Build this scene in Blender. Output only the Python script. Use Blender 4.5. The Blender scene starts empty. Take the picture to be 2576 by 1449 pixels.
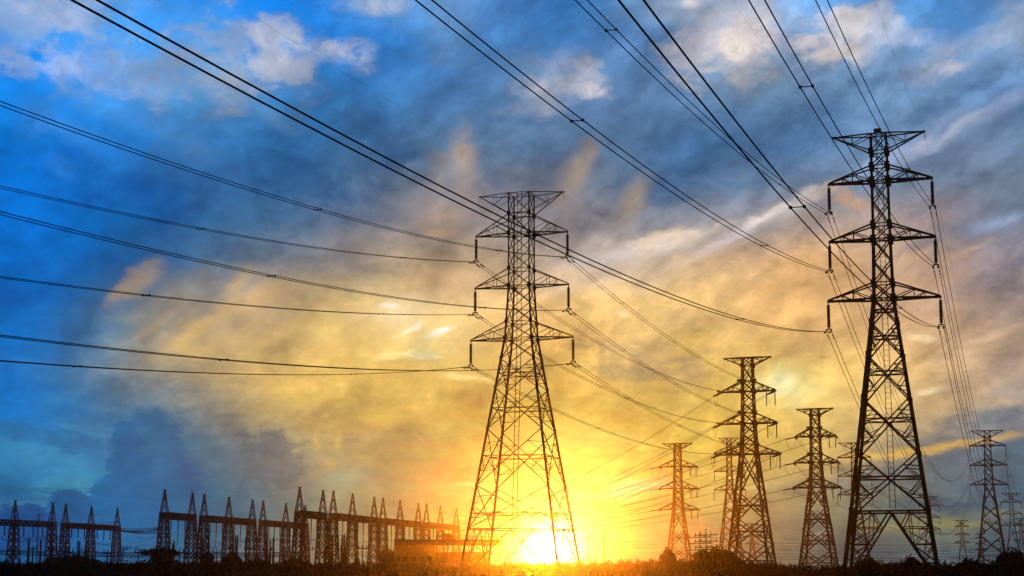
import bpy, math, random
from mathutils import Vector, Matrix
random.seed(7)
S = bpy.context.scene
COL = S.collection
R = math.radians

# ------------------------------------------------------------------ camera
F = 4000.0            # focal length in the units of a 2576 px wide picture
TH = R(8.0)           # camera pitch
HORIZ = 1428.0
YC = HORIZ - F * math.tan(TH)
CH = 1.7
cd = bpy.data.cameras.new("camera")
cam = bpy.data.objects.new("camera", cd); COL.objects.link(cam)
cam.location = (0, 0, CH); cam.rotation_euler = (R(90) + TH, 0, 0)
cd.sensor_width = 36; cd.lens = 36 * F / 2576
cd.shift_y = (YC - 724.5) / 2576
cd.clip_start = 0.1; cd.clip_end = 6000
S.camera = cam
S.view_settings.view_transform = 'Standard'; S.view_settings.look = 'None'
S.view_settings.exposure = 0; S.view_settings.gamma = 1
try: S.cycles.volume_bounces = 0; S.cycles.max_bounces = 4
except Exception: pass

def ray(u, v):
    cx = (u - 1288) / F; cy = (YC - v) / F
    return Vector((cx, math.cos(TH) - cy * math.sin(TH), math.sin(TH) + cy * math.cos(TH)))
def pt(u, v, Y):
    d = ray(u, v); return Vector((0, 0, CH)) + d * (Y / d.y)
def azel(u, v):
    d = ray(u, v).normalized(); return math.atan2(d.x, d.y), math.asin(d.z)
def pix(az, el):
    d = Vector((math.sin(az) * math.cos(el), math.cos(az) * math.cos(el), math.sin(el)))
    f = d.y * math.cos(TH) + d.z * math.sin(TH); up = -d.y * math.sin(TH) + d.z * math.cos(TH)
    return 1288 + F * d.x / f, YC - F * up / f
def lin(c):
    r = []
    for x in c:
        x /= 255.0
        r.append(x / 12.92 if x <= 0.04045 else ((x + 0.055) / 1.055) ** 2.4)
    return r

# ------------------------------------------------------------------ sky
SUN_UV = (1387, 1381)
SUN_AZ, SUN_EL = azel(*SUN_UV)
SUN_E = 2.5; SUN_C = (1., .235, .006); SIGMA = 1.0e-4; HG_G = .97
def air(az, el):
    """light the hazy air itself sends towards the camera from this direction; the sky behind it carries the rest"""
    c = math.sin(el) * math.sin(SUN_EL) + math.cos(el) * math.cos(SUN_EL) * math.cos(az - SUN_AZ)
    ph = (1 - HG_G ** 2) / (4 * math.pi * (1 + HG_G ** 2 - 2 * HG_G * min(c, .9985)) ** 1.5)
    L = min(720., 47. / max(math.sin(el), 1e-3))
    return [.75 * SUN_E * SIGMA * L * ph * x for x in SUN_C]
def beyond(c, az, el):
    l = lin(c); a = air(az, el)
    if c[0] > 150 and c[0] > 1.15 * c[2]: l = [l[0] * 1.17, l[1] * 1.10, l[2] * .95]
    if c[2] > 1.2 * c[0] and c[0] < 145: l = [l[0] * .80, l[1] * .97, l[2] * .97]
    k = min(1.7, max(1., (a[0] + .06 * l[0]) / l[0])) ** .85
    return [max(l[0] - a[0], .06 * l[0]), max(l[1] * k - a[1], .06 * l[1]), max(l[2] * k - a[2], .06 * l[2])]
GX = [184 * i for i in range(15)]
GRID = {
 0:   "150,180,225 150,180,230 60,145,240 20,130,235 0,125,235 110,160,225 120,160,220 70,115,180 60,120,190 130,155,190 180,190,212 110,165,235 85,150,225 75,140,215 110,135,180",
 110: "50,145,242 0,125,230 70,150,235 110,160,215 30,120,210 40,125,215 80,135,200 80,125,185 70,120,185 90,120,165 185,180,185 130,150,185 150,170,205 110,145,200 140,155,180",
 220: "15,130,235 45,145,238 95,155,220 110,150,195 50,115,180 70,120,180 75,120,180 110,140,185 130,150,185 85,115,165 120,140,175 110,130,165 110,140,185 120,145,185 85,120,175",
 330: "15,105,190 30,120,210 50,130,210 60,120,180 45,105,165 65,105,155 90,118,155 95,120,160 85,110,155 95,120,160 70,105,150 85,115,160 110,135,180 140,155,190 105,120,155",
 440: "5,100,190 25,108,200 40,100,170 60,105,165 55,100,150 85,108,145 125,128,145 125,128,145 115,125,145 85,110,150 75,105,150 110,125,158 125,140,170 120,130,155 110,115,135",
 550: "0,88,168 5,90,170 30,90,150 55,100,150 75,110,150 115,118,135 140,132,135 145,135,132 138,130,135 115,122,140 150,148,155 165,150,148 160,145,142 140,130,135 110,118,145",
 660: "0,80,155 5,80,150 45,93,150 85,108,140 115,118,132 145,133,122 172,148,118 185,162,140 185,175,175 205,185,165 215,182,148 210,168,125 182,155,130 160,140,135 130,130,145",
 770: "0,75,145 15,85,150 120,125,132 145,138,130 195,168,125 212,182,120 218,192,145 225,185,130 238,198,135 232,196,130 218,178,125 213,170,116 180,150,130 165,140,130 140,125,125",
 880: "15,95,175 70,110,155 158,145,125 195,167,115 203,170,110 213,178,105 222,192,120 228,180,110 225,180,100 188,158,115 208,173,105 218,180,110 205,165,110 205,170,132 160,140,130",
 990: "10,90,165 55,105,155 115,125,135 170,150,115 208,174,100 218,182,95 218,178,90 213,173,95 220,180,90 200,165,100 225,190,95 232,210,130 225,192,125 198,168,130 150,135,130",
 1100:"35,110,175 65,120,172 82,113,150 118,124,130 165,147,112 188,153,100 200,160,85 222,182,80 232,202,95 238,202,90 222,182,85 222,182,100 188,153,105 130,125,125 110,120,140",
 1210:"60,125,168 70,130,172 58,93,138 82,108,130 135,132,118 178,158,120 210,163,85 240,195,80 246,210,90 242,196,85 220,180,95 165,145,105 118,122,115 102,112,122 95,110,130",
 1320:"10,65,115 30,80,130 55,90,130 88,100,120 135,122,105 195,155,105 235,170,75 235,180,70 235,180,75 228,165,80 190,145,90 140,120,92 120,115,95 120,120,95 90,100,110",
 1420:"10,50,90 30,70,110 68,93,130 95,102,116 140,125,112 190,140,95 225,155,70 225,160,65 225,160,65 222,155,85 180,138,100 130,115,95 100,100,100 95,105,110 80,95,110",
}
GY = sorted(GRID)
GV = [[tuple(float(q) for q in c.split(',')) for c in GRID[y].split()] for y in GY]
def grid(u, v):
    x = min(max(u / 184.0, 0), 13.999); i = int(x); fx = x - i
    v = min(max(v, GY[0]), GY[-1] - 1e-3); j = max(k for k in range(len(GY) - 1) if GY[k] <= v)
    fy = (v - GY[j]) / (GY[j + 1] - GY[j])
    return [(GV[j][i][k] * (1 - fx) + GV[j][i + 1][k] * fx) * (1 - fy) + (GV[j + 1][i][k] * (1 - fx) + GV[j + 1][i + 1][k] * fx) * fy for k in range(3)]

# cloud features: u, v, half-length, half-height, tilt (deg, + = rises to the right), colour, strength, softness, ragged edge
PUFFS = [
 # slate masses and paler gaps of the upper sky
 (740,430,220,90,-25,(42,90,146),.55,1.,.7), (930,330,150,70,-30,(52,94,146),.5,1.,.7), (1690,420,180,85,30,(60,98,144),.6,1.,.6), (2030,330,160,60,25,(70,104,152),.5,1.,.6), (330,480,210,60,-25,(16,80,160),.5,1.,.7),
 (1320,360,150,60,-20,(82,108,148),.45,1.,.6), (640,260,160,40,-25,(118,150,195),.45,1.,.7), (250,260,200,50,-15,(92,155,228),.4,1.,.7), (180,330,170,40,-25,(72,145,228),.45,1.,.7), (430,330,120,30,-20,(80,136,206),.4,1.,.7),
 (2050,740,210,120,20,(224,174,118),.4,1.,.5), (2290,720,170,50,18,(194,156,128),.4,1.,.6),
 # white cumulus fragments, upper left
 (75,28,105,45,-8,(190,196,222),.85,.7,.8), (185,35,65,45,0,(185,198,228),.75,.8,.8), (55,95,75,30,12,(150,190,240),.6,.8,1.),
 (300,55,60,50,35,(125,185,245),.45,.9,1.), (345,45,26,38,-30,(150,190,245),.5,.9,1.), (240,140,110,42,10,(145,182,232),.6,.9,1.),
 (215,190,130,38,-4,(165,190,232),.7,.8,1.), (145,165,50,24,0,(165,190,240),.6,.8,1.), (390,235,60,26,0,(155,185,228),.65,.9,.9),
 (560,150,130,75,8,(150,172,205),.7,.9,1.), (600,120,80,50,0,(178,185,205),.7,.8,1.), (690,135,45,55,0,(205,205,215),.85,.6,.8),
 (665,180,50,40,0,(185,190,208),.7,.8,.9), (700,85,30,22,0,(195,208,232),.8,.7,.9), (610,190,120,50,-10,(160,172,195),.55,1.,.8),
 (780,140,38,22,12,(185,192,212),.85,.6,.8), (870,140,32,24,35,(205,208,218),.9,.5,.8), (925,138,20,26,0,(195,200,215),.8,.6,.8),
 (900,165,36,18,-20,(190,190,208),.8,.6,.8), (950,10,60,18,0,(195,205,222),.85,.6,.8),
 (125,300,70,30,-30,(60,140,230),.6,1.,1.), (70,320,40,26,-20,(70,145,235),.6,.9,1.), (150,420,40,18,-20,(65,145,235),.45,1.,1.),
 (20,345,45,45,0,(5,90,165),.7,.9,1.), (490,380,60,30,0,(120,148,185),.3,1.,.9), (360,190,60,18,-10,(110,150,205),.6,.9,.8), 
 # top middle and right
 (1125,70,60,60,-40,(135,160,200),.5,1.,.8), (1400,180,90,45,8,(170,180,205),.6,1.,.9), (1370,225,45,35,20,(190,188,200),.75,.9,.8),
 (1490,200,38,32,0,(195,192,202),.8,.8,.8), (1475,225,35,14,0,(205,200,205),.7,.8,.8), (1320,275,60,14,6,(170,172,190),.4,1.,.8),
 (1560,150,45,30,40,(110,155,215),.5,1.,.8), (1690,90,70,45,0,(80,112,160),.75,.9,.8), (1760,30,110,40,0,(180,188,205),.6,1.,.8),
 (1840,125,95,60,20,(215,205,205),.85,.9,.9), (1845,115,45,40,0,(245,232,220),.9,.8,.7), (1760,145,70,50,20,(195,190,198),.7,.9,.9),
 (1900,90,60,40,-10,(225,212,212),.7,.9,.8), (1700,180,50,24,15,(170,172,190),.5,1.,.7), (1740,8,30,14,0,(225,215,215),.7,.9,.6),
 (2010,90,45,55,0,(120,135,170),.7,.9,.8), (2135,80,85,46,0,(218,212,218),.9,.6,.8), (2140,60,48,34,0,(228,222,222),.8,.6,.7),
 (2090,142,70,16,4,(222,208,200),.7,.7,.7), (2270,88,60,26,-12,(190,205,235),.8,.7,.9), (2240,120,60,25,25,(180,195,228),.5,1.,.8),
 (2330,165,60,24,18,(175,180,200),.6,.9,.9), (2385,165,42,16,8,(205,195,195),.7,.9,.8), (2450,115,110,30,25,(165,178,205),.55,1.,.9),
 (2560,70,60,60,30,(175,185,200),.6,1.,.8), (2400,60,110,40,20,(95,150,222),.6,1.,.6), 
 (2400,245,190,26,26,(88,112,160),.7,1.,.6), (2200,210,150,24,12,(85,115,160),.5,1.,.6),
 (2520,270,130,24,28,(160,178,215),.6,1.,.6), (2400,330,110,16,32,(195,200,220),.6,1.,.6), (2320,365,50,12,35,(215,195,190),.5,1.,.6),
 # long pale band left to right
 (1690,615,260,32,15,(212,198,192),.55,1.,.6), (1940,545,150,32,27,(222,210,208),.55,1.,.6), (2290,385,210,26,33,(165,180,216),.5,1.,.6), (1500,700,160,26,12,(225,205,190),.4,1.,.6),
 (1560,640,190,24,14,(215,205,205),.6,1.,.8), (1700,605,150,22,16,(238,218,200),.7,1.,.9), (1860,590,120,18,24,(215,208,220),.7,.9,.9),
 (1930,545,110,18,30,(240,226,218),.85,.8,.8), (1780,640,130,14,20,(238,215,205),.6,.9,.8), (1660,595,120,14,18,(238,215,190),.5,1.,.9),
 (2060,485,60,16,30,(220,200,190),.6,1.,.8), (2180,420,90,14,34,(150,172,212),.7,1.,.7), (2260,385,70,13,32,(165,185,222),.6,1.,.7),
 (1490,720,160,13,12,(245,215,185),.6,1.,.8), (1690,700,90,14,20,(245,222,185),.5,1.,.7), (1430,690,80,16,10,(240,210,175),.5,1.,.8),
 (2130,490,40,30,-40,(205,160,125),.65,.9,.9), (2160,520,35,22,-20,(200,155,120),.6,.9,.9), (1990,690,120,50,0,(215,172,122),.5,1.,.5),
 (2060,575,60,24,10,(150,140,150),.4,1.,.8),(2500,560,80,26,12,(150,165,200),.65,1.,.6),(2540,545,50,14,12,(160,180,220),.5,1.,.6),
 (2330,560,130,30,24,(160,138,140),.5,1.,.7), (2290,650,90,16,22,(195,160,135),.5,1.,.8), (2440,625,80,12,22,(190,160,140),.5,1.,.8),
 (2350,600,170,14,24,(120,118,140),.4,1.,.7), (2480,700,120,24,20,(125,120,140),.4,1.,.7),
 # virga streaks below the dark bank
 (1165,400,44,100,0,(168,150,140),.75,1.,.5), (1105,450,40,70,-15,(158,145,138),.5,1.,.5), (1110,520,110,60,0,(160,142,132),.45,1.,.4), (1240,440,24,90,20,(95,112,145),.4,1.,.5),
 (1450,445,42,105,-28,(165,148,138),.75,1.,.4), (1500,420,16,60,-26,(90,112,148),.4,1.,.5), (1595,505,42,80,-28,(160,145,132),.7,1.,.4), (1550,560,40,60,-30,(140,132,130),.4,1.,.4),
 (1660,480,40,50,-28,(80,108,148),.5,1.,.5), (345,715,85,34,42,(175,152,122),.6,1.,.6), (300,735,40,16,42,(165,150,130),.5,1.,.4),
 (400,775,70,16,40,(100,115,135),.5,1.,.4), (440,800,60,12,38,(110,118,132),.5,1.,.4), (380,830,70,10,36,(170,148,120),.45,1.,.4), (480,840,110,22,32,(215,178,115),.6,1.,.4),
 (540,770,60,14,45,(115,118,130),.45,1.,.4), (590,720,70,26,50,(205,170,120),.45,1.,.4), (610,800,70,18,42,(110,115,125),.3,1.,.4),(640,750,90,40,30,(212,178,125),.4,1.,.5),
 (480,880,60,24,0,(222,188,115),.5,1.,.4), (650,770,60,60,20,(180,155,130),.4,1.,.4), (1110,550,70,40,0,(170,148,130),.4,1.,.5),(1110,590,50,14,0,(195,160,120),.4,1.,.5),
 # golden heart
 (1060,850,150,85,0,(244,222,160),.5,1.,.5), (1000,775,90,40,0,(240,222,185),.5,1.,.6), (620,780,160,60,30,(214,180,128),.4,1.,.4), (440,760,120,60,40,(170,150,125),.4,1.,.4),
 (980,768,34,10,-10,(250,248,235),.8,.9,.8), (1030,830,50,9,24,(240,250,240),.85,.8,.8), (1110,836,34,11,16,(235,252,250),.85,.8,.8),
 (1010,800,130,45,0,(238,215,175),.5,1.,.9), (1010,895,100,14,6,(252,235,165),.75,.9,.9), (985,890,40,28,0,(252,232,160),.6,.9,.9), (915,890,26,20,0,(245,220,140),.6,.9,.9), (1060,898,70,8,-3,(255,245,200),.7,.9,.8),
 (1170,950,90,10,-6,(255,240,165),.8,.9,.8), (1080,925,110,14,4,(240,210,125),.5,1.,.9), (1225,905,50,22,24,(240,205,115),.5,1.,.9),
 (820,830,90,50,0,(230,205,130),.4,1.,.6), (740,985,90,40,0,(226,192,95),.4,1.,.5), (1300,1030,90,30,0,(228,196,85),.4,1.,.5), (950,1050,60,30,0,(228,195,85),.5,1.,.5),
 (860,1070,130,26,-6,(195,155,90),.5,1.,.6), (1180,1000,100,20,0,(200,155,90),.5,1.,.6), (960,1110,180,24,0,(178,145,105),.6,1.,.7), (1080,1095,90,14,0,(185,150,100),.5,1.,.7),
 (1130,720,140,40,0,(205,165,130),.35,1.,.5), (1570,795,26,9,-20,(255,238,195),.7,1.,.8), (1390,750,40,12,0,(245,205,140),.5,1.,.8), 
 # grey patches and bright scraps between the pylons
 (1600,890,140,45,-8,(172,150,120),.6,1.,.7), (1560,935,90,26,-8,(165,148,115),.5,1.,.7), (1720,940,60,50,0,(190,160,118),.5,1.,.6),
 (1740,862,48,14,16,(238,200,115),.85,.8,.9), (1710,850,60,14,-8,(228,188,110),.6,.9,.9), (1740,880,50,8,10,(230,190,108),.6,.9,.9), (1660,890,40,10,0,(225,185,108),.6,.9,.9), (1695,916,22,7,0,(235,195,110),.7,.9,.8),
 (1980,975,110,60,0,(245,235,165),.85,1.,.5), (1975,965,50,30,0,(246,242,200),.8,1.,.4), (2320,850,55,14,-4,(235,215,180),.75,.9,.9), (2480,845,110,12,14,(225,195,165),.5,1.,.9),
 (2330,985,45,10,8,(238,220,185),.75,.9,.9), (2370,905,120,12,16,(225,200,165),.55,1.,.9), (2510,930,120,28,16,(150,132,132),.5,1.,.8), (2450,880,110,20,10,(190,160,135),.4,1.,.8),
 (2530,1015,60,12,10,(200,175,140),.5,1.,.9), (2490,1050,120,30,12,(112,118,135),.6,1.,.7), (2540,1000,90,14,12,(165,145,135),.4,1.,.8),
 (2240,1000,60,30,0,(235,205,120),.5,1.,.6), (2100,930,110,60,0,(228,190,110),.4,1.,.5), (2070,900,16,60,-6,(205,168,112),.4,1.,.4),(2020,860,60,50,0,(208,168,120),.4,1.,.4),
 (2330,1130,210,12,9,(212,172,95),.85,.9,.6), (2500,1105,110,12,10,(190,160,115),.6,1.,.7), (2180,1145,120,12,8,(220,180,85),.6,1.,.7),
 (2330,1180,240,34,8,(100,110,120),.65,.9,.6), (2480,1240,170,40,4,(92,106,125),.5,1.,.6), (2250,1240,150,14,2,(140,130,110),.4,1.,.8),
 (2120,1180,90,14,4,(118,110,95),.5,1.,.7), (2350,1275,170,18,0,(85,92,110),.6,.9,.7), (2400,1318,180,16,0,(150,145,85),.6,1.,.7), (2250,1330,110,14,0,(165,150,90),.5,1.,.8),
 (2260,1385,200,26,0,(95,95,100),.6,.8,.8), (2530,1360,60,50,0,(85,92,112),.6,.5,.9), (2530,1290,70,12,0,(140,130,100),.5,1.,.8), (2420,1400,180,24,0,(88,98,108),.6,.8,.9),
 (2060,1310,22,40,0,(120,100,95),.7,.5,.8), (2090,1365,90,26,-10,(115,105,100),.6,.6,.9), (1720,1330,60,20,0,(235,165,90),.5,.8,.9),
 # streaked golden low sky
 (1530,1098,90,8,-6,(252,232,150),.7,1.,1.), (1460,1150,110,9,-3,(245,195,85),.6,1.,1.), (1400,1070,100,16,0,(245,212,105),.4,1.,1.), (1600,1130,120,10,-8,(232,180,90),.6,1.,1.),
 (1450,1185,120,12,-2,(240,185,85),.5,1.,1.), (1540,1205,110,10,-4,(252,220,120),.6,1.,1.), (1700,1165,110,10,-8,(240,195,90),.5,1.,1.), (1790,1190,100,8,-10,(250,215,130),.6,1.,.9),
 (1560,1235,120,22,8,(255,228,170),.6,1.,.8), (1650,1185,80,10,0,(230,180,95),.5,1.,1.), (1860,1130,120,18,0,(228,190,85),.5,1.,.8), (1900,1220,110,12,8,(225,195,130),.5,1.,.9), (1660,1100,100,14,0,(228,185,85),.5,1.,.9),
 (1050,1150,130,22,-4,(192,148,90),.6,1.,.8), (1180,1160,110,18,0,(215,160,80),.5,1.,.8), (960,1192,90,9,-6,(178,150,112),.65,.9,.8), (1060,1205,70,8,-8,(228,185,105),.6,1.,.9), (870,1200,70,26,0,(165,165,140),.6,.9,.7),
 (930,1235,150,22,0,(185,165,120),.6,1.,.6), (1080,1235,110,12,-4,(238,195,105),.5,1.,1.), (1000,1290,150,10,0,(205,150,105),.5,1.,.9), (1180,1225,80,10,0,(250,210,120),.5,1.,.9),
 (850,1110,14,30,6,(205,175,90),.7,1.,.5), (795,1105,12,28,0,(205,172,90),.6,1.,.5), (745,1120,12,34,0,(180,155,100),.5,1.,.6), (830,1160,26,22,20,(205,170,92),.5,1.,.6), (890,1110,16,40,-10,(165,142,110),.4,1.,.5),
 (690,1160,70,60,0,(112,112,118),.7,.5,.8), (640,1110,110,30,0,(118,118,120),.4,1.,.6), (760,1215,50,10,0,(140,120,105),.5,1.,.8),
 # lower left gap and cumulus head
 (130,1155,170,46,-14,(72,140,182),.9,.7,.5), (190,1225,100,34,0,(78,142,178),.9,.5,.5), (60,1180,120,40,0,(62,135,188),.6,.9,.5), (130,1105,190,26,-16,(60,108,158),.8,.8,.7), (215,1082,110,10,-12,(85,145,188),.8,.9,.8), (240,1125,80,20,-18,(70,112,158),.7,.8,.8),
 (60,1232,130,11,2,(45,95,140),.7,.9,.8), (90,1255,100,8,0,(45,95,140),.6,.9,.8), (40,1212,60,14,0,(40,100,150),.7,.9,.8), (100,1275,130,18,4,(78,135,165),.8,.8,.8),
 (372,1125,86,92,0,(72,105,146),.9,.5,.4), (390,1225,120,80,0,(62,96,140),.8,.6,.4), (285,1205,46,14,8,(50,92,140),1.,.25,.6), (300,1235,60,26,0,(52,92,138),1.,.25,.5), (330,1180,55,40,0,(56,95,142),1.,.25,.5), (322,1100,32,34,0,(62,100,148),.95,.25,.6),
 (250,1290,80,42,0,(42,82,128),1.,.25,.5), (175,1275,42,34,0,(40,80,126),1.,.25,.5), (120,1330,140,42,0,(28,72,118),1.,.3,.5), (340,1310,150,60,0,(50,86,130),.7,.8,.4), (20,1330,120,46,0,(15,62,112),.9,.4,.5), (50,1405,220,20,0,(48,100,150),.5,.8,.8),
 (190,930,90,12,-8,(70,125,180),.5,1.,.8), (60,905,80,16,-6,(60,130,205),.5,1.,.8), (230,1072,90,10,-4,(80,130,175),.5,1.,.8),
]

W = bpy.data.worlds.new("World"); S.world = W; W.use_nodes = True
nt = W.node_tree; nt.nodes.clear()
def node(t, **k):
    n = nt.nodes.new(t)
    for a, b in k.items(): setattr(n, a, b)
    return n
def lk(a, b): nt.links.new(a, b)
def mth(op, a, b=None, c=None, clamp=False):
    n = node('ShaderNodeMath', operation=op, use_clamp=clamp)
    for i, x in enumerate((a, b, c)):
        if x is None: continue
        if isinstance(x, (int, float)): n.inputs[i].default_value = x
        else: lk(x, n.inputs[i])
    return n.outputs[0]
def mixc(fac, a, b, blend='MIX'):
    n = node('ShaderNodeMix', data_type='RGBA', blend_type=blend)
    if isinstance(fac, (int, float)): n.inputs[0].default_value = fac
    else: lk(fac, n.inputs[0])
    for i, x in ((6, a), (7, b)):
        if isinstance(x, (tuple, list)): n.inputs[i].default_value = (*x[:3], 1)
        else: lk(x, n.inputs[i])
    return n.outputs[2]
def mrange(x, a, b, c=0., d=1., t='SMOOTHSTEP'):
    n = node('ShaderNodeMapRange', interpolation_type=t)
    lk(x, n.inputs[0])
    for i, q in enumerate((a, b, c, d)): n.inputs[i + 1].default_value = q
    return n.outputs[0]
def noise(vec, scale, detail=4, rough=.55, dist=0.):
    n = node('ShaderNodeTexNoise'); lk(vec, n.inputs['Vector'])
    n.inputs['Scale'].default_value = scale; n.inputs['Detail'].default_value = detail
    n.inputs['Roughness'].default_value = rough; n.inputs['Distortion'].default_value = dist
    return n
tc = node('ShaderNodeTexCoord')
sep = node('ShaderNodeSeparateXYZ'); lk(tc.outputs['Generated'], sep.inputs[0])
DX, DY, DZ = sep.outputs
AZ = mth('ARCTAN2', DX, DY); EL = mth('ARCSINE', DZ)
# wispy anisotropy: noise sampled on a cloud sheet overhead, so it flattens towards the horizon
den = mth('ADD', mth('MAXIMUM', DZ, 0.), .30)
cx = mth('DIVIDE', DX, den); cy = mth('DIVIDE', DY, den)
cmb = node('ShaderNodeCombineXYZ'); lk(cx, cmb.inputs[0]); lk(cy, cmb.inputs[1])
SHEET = cmb.outputs[0]
nA = noise(SHEET, 5., 5, .55, .2); nB = noise(SHEET, 22., 6, .62, .3); nC = noise(tc.outputs['Generated'], 34., 6, .62, .4)
sa = node('ShaderNodeSeparateColor'); lk(nA.outputs['Color'], sa.inputs[0])
sb = node('ShaderNodeSeparateColor'); lk(nB.outputs['Color'], sb.inputs[0])
def warp(base, a, b, ka, kb):
    return mth('ADD', base, mth('ADD', mth('MULTIPLY', mth('SUBTRACT', a, .5), ka), mth('MULTIPLY', mth('SUBTRACT', b, .5), kb)))
AZW = warp(AZ, sa.outputs[0], sb.outputs[0], .045, .018)
ELW = warp(EL, sa.outputs[1], sb.outputs[1], .022, .010)
U0, U1 = azel(0, 1400)[0], azel(2576, 1400)[0]
fac = mth('MULTIPLY_ADD', AZW, 1 / (U1 - U0), -U0 / (U1 - U0))
NR = 16; E0, E1 = azel(1288, 1425)[1], azel(1288, 0)[1]
sky = None
for j in range(NR):
    el = E0 + (E1 - E0) * j / (NR - 1)
    rp = node('ShaderNodeValToRGB'); lk(fac, rp.inputs[0]); cr = rp.color_ramp; cr.interpolation = 'B_SPLINE'
    n = 22
    while len(cr.elements) < n: cr.elements.new(.5)
    for i in range(n):
        f = i / (n - 1); az = U0 + (U1 - U0) * f
        cr.elements[i].position = f
        cr.elements[i].color = (*beyond(grid(*pix(az, el)), az, el), 1)
    if sky is None: sky = rp.outputs[0]
    else:
        ep = E0 + (E1 - E0) * (j - 1) / (NR - 1)
        sky = mixc(mth('MINIMUM', mth('MAXIMUM', mth('MULTIPLY_ADD', ELW, 1 / (el - ep), -ep / (el - ep)), 0.), 1.), sky, rp.outputs[0])
# billow shading and long slanting streaks, laid over everything at the end
bil = mth('ADD', 1., mth('MULTIPLY', mth('SUBTRACT', nB.outputs[0], .5), .5))
bil2 = mth('ADD', 1., mth('MULTIPLY', mth('SUBTRACT', nC.outputs[0], .5), .95))
ks, kc = math.sin(R(33)), math.cos(R(33))
al = mth('MULTIPLY_ADD', EL, ks, mth('MULTIPLY', AZW, kc)); pe = mth('MULTIPLY_ADD', ELW, kc, mth('MULTIPLY', AZ, -ks))
sv = node('ShaderNodeCombineXYZ'); lk(mth('MULTIPLY', al, 5.), sv.inputs[0]); lk(mth('MULTIPLY', pe, 18.), sv.inputs[1])
nS = noise(sv.outputs[0], 2.2, 6, .6, .25)
smask = mth('MULTIPLY', mrange(EL, .03, .12, .25, 1.), mrange(AZ, -.25, .15, .45, 1.))
stk = mth('ADD', 1., mth('MULTIPLY', mth('MULTIPLY', mth('SUBTRACT', nS.outputs[0], .5), 1.15), smask))
bb = mth('MULTIPLY', mth('MULTIPLY', bil, bil2), stk)
cb = node('ShaderNodeCombineColor')
lk(mth('POWER', bb, 1.42), cb.inputs[0]); lk(mth('POWER', bb, 1.36), cb.inputs[1]); lk(mth('POWER', bb, 1.27), cb.inputs[2])
AZP = warp(AZ, sa.outputs[2], sb.outputs[2], .012, .010); ELP = warp(EL, sa.outputs[0], sb.outputs[1], .008, .007)
nD = noise(tc.outputs['Generated'], 62., 8, .62, .5)
COVER = mrange(mth('ADD', mth('MULTIPLY', nD.outputs[0], .6), mth('MULTIPLY', nC.outputs[0], .4)), .38, .58)
rag = mth('ADD', mth('SUBTRACT', nB.outputs[0], .5), mth('SUBTRACT', nC.outputs[0], .5))
# one cloud scrap: a ragged soft ellipse laid over the sky, kept as a node group and reused
main_tree = nt
G = bpy.data.node_groups.new("cloud_scrap", 'ShaderNodeTree')
for nm in ('az', 'el', 'rag', 'ax', 'ae', 'ac', 'bx', 'be', 'bc', 'ragged', 'inner', 'strength', 'cover', 'plain'):
    G.interface.new_socket(nm, in_out='INPUT', socket_type='NodeSocketFloat')
for nm in ('sky', 'cloud'): G.interface.new_socket(nm, in_out='INPUT', socket_type='NodeSocketColor')
G.interface.new_socket('sky', in_out='OUTPUT', socket_type='NodeSocketColor')
nt = G
gi = node('NodeGroupInput'); go = node('NodeGroupOutput'); I = gi.outputs
px = mth('MULTIPLY_ADD', I['el'], I['ae'], mth('MULTIPLY_ADD', I['az'], I['ax'], I['ac']))
py = mth('MULTIPLY_ADD', I['el'], I['be'], mth('MULTIPLY_ADD', I['az'], I['bx'], I['bc']))
d = mth('MULTIPLY_ADD', I['rag'], I['ragged'], mth('SQRT', mth('MULTIPLY_ADD', px, px, mth('MULTIPLY', py, py))))
mr = node('ShaderNodeMapRange', interpolation_type='SMOOTHSTEP')
lk(d, mr.inputs[0]); mr.inputs[1].default_value = 1.; lk(I['inner'], mr.inputs[2]); mr.inputs[3].default_value = 0.; lk(I['strength'], mr.inputs[4])
lk(mixc(mth('MULTIPLY', mr.outputs[0], mth('MAXIMUM', I['cover'], I['plain'])), I['sky'], I['cloud']), go.inputs[0])
nt = main_tree
# the sun's disc and its aureole
sd = Vector((math.sin(SUN_AZ) * math.cos(SUN_EL), math.cos(SUN_AZ) * math.cos(SUN_EL), math.sin(SUN_EL)))
dt = node('ShaderNodeVectorMath', operation='DOT_PRODUCT'); lk(tc.outputs['Generated'], dt.inputs[0]); dt.inputs[1].default_value = sd
ang = mth('ARCCOSINE', mth('MINIMUM', dt.outputs['Value'], .9999999))
def glow(w, k, col):
    g = mth('MULTIPLY', mth('EXPONENT', mth('MULTIPLY', mth('POWER', mth('DIVIDE', ang, w), 2.), -1.)), k)
    c2 = node('ShaderNodeCombineColor')
    for i in range(3): lk(mth('MULTIPLY', g, col[i]), c2.inputs[i])
    return c2.outputs[0]
gl = None
for w, k, c in ((46 / F, 3.5, (1, .97, .92)), (95 / F, .75, (1, .95, .75)), (190 / F, .16, (1, .9, .55))):
    gl = glow(w, k, c) if gl is None else mixc(1., gl, glow(w, k, c), 'ADD')
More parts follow.
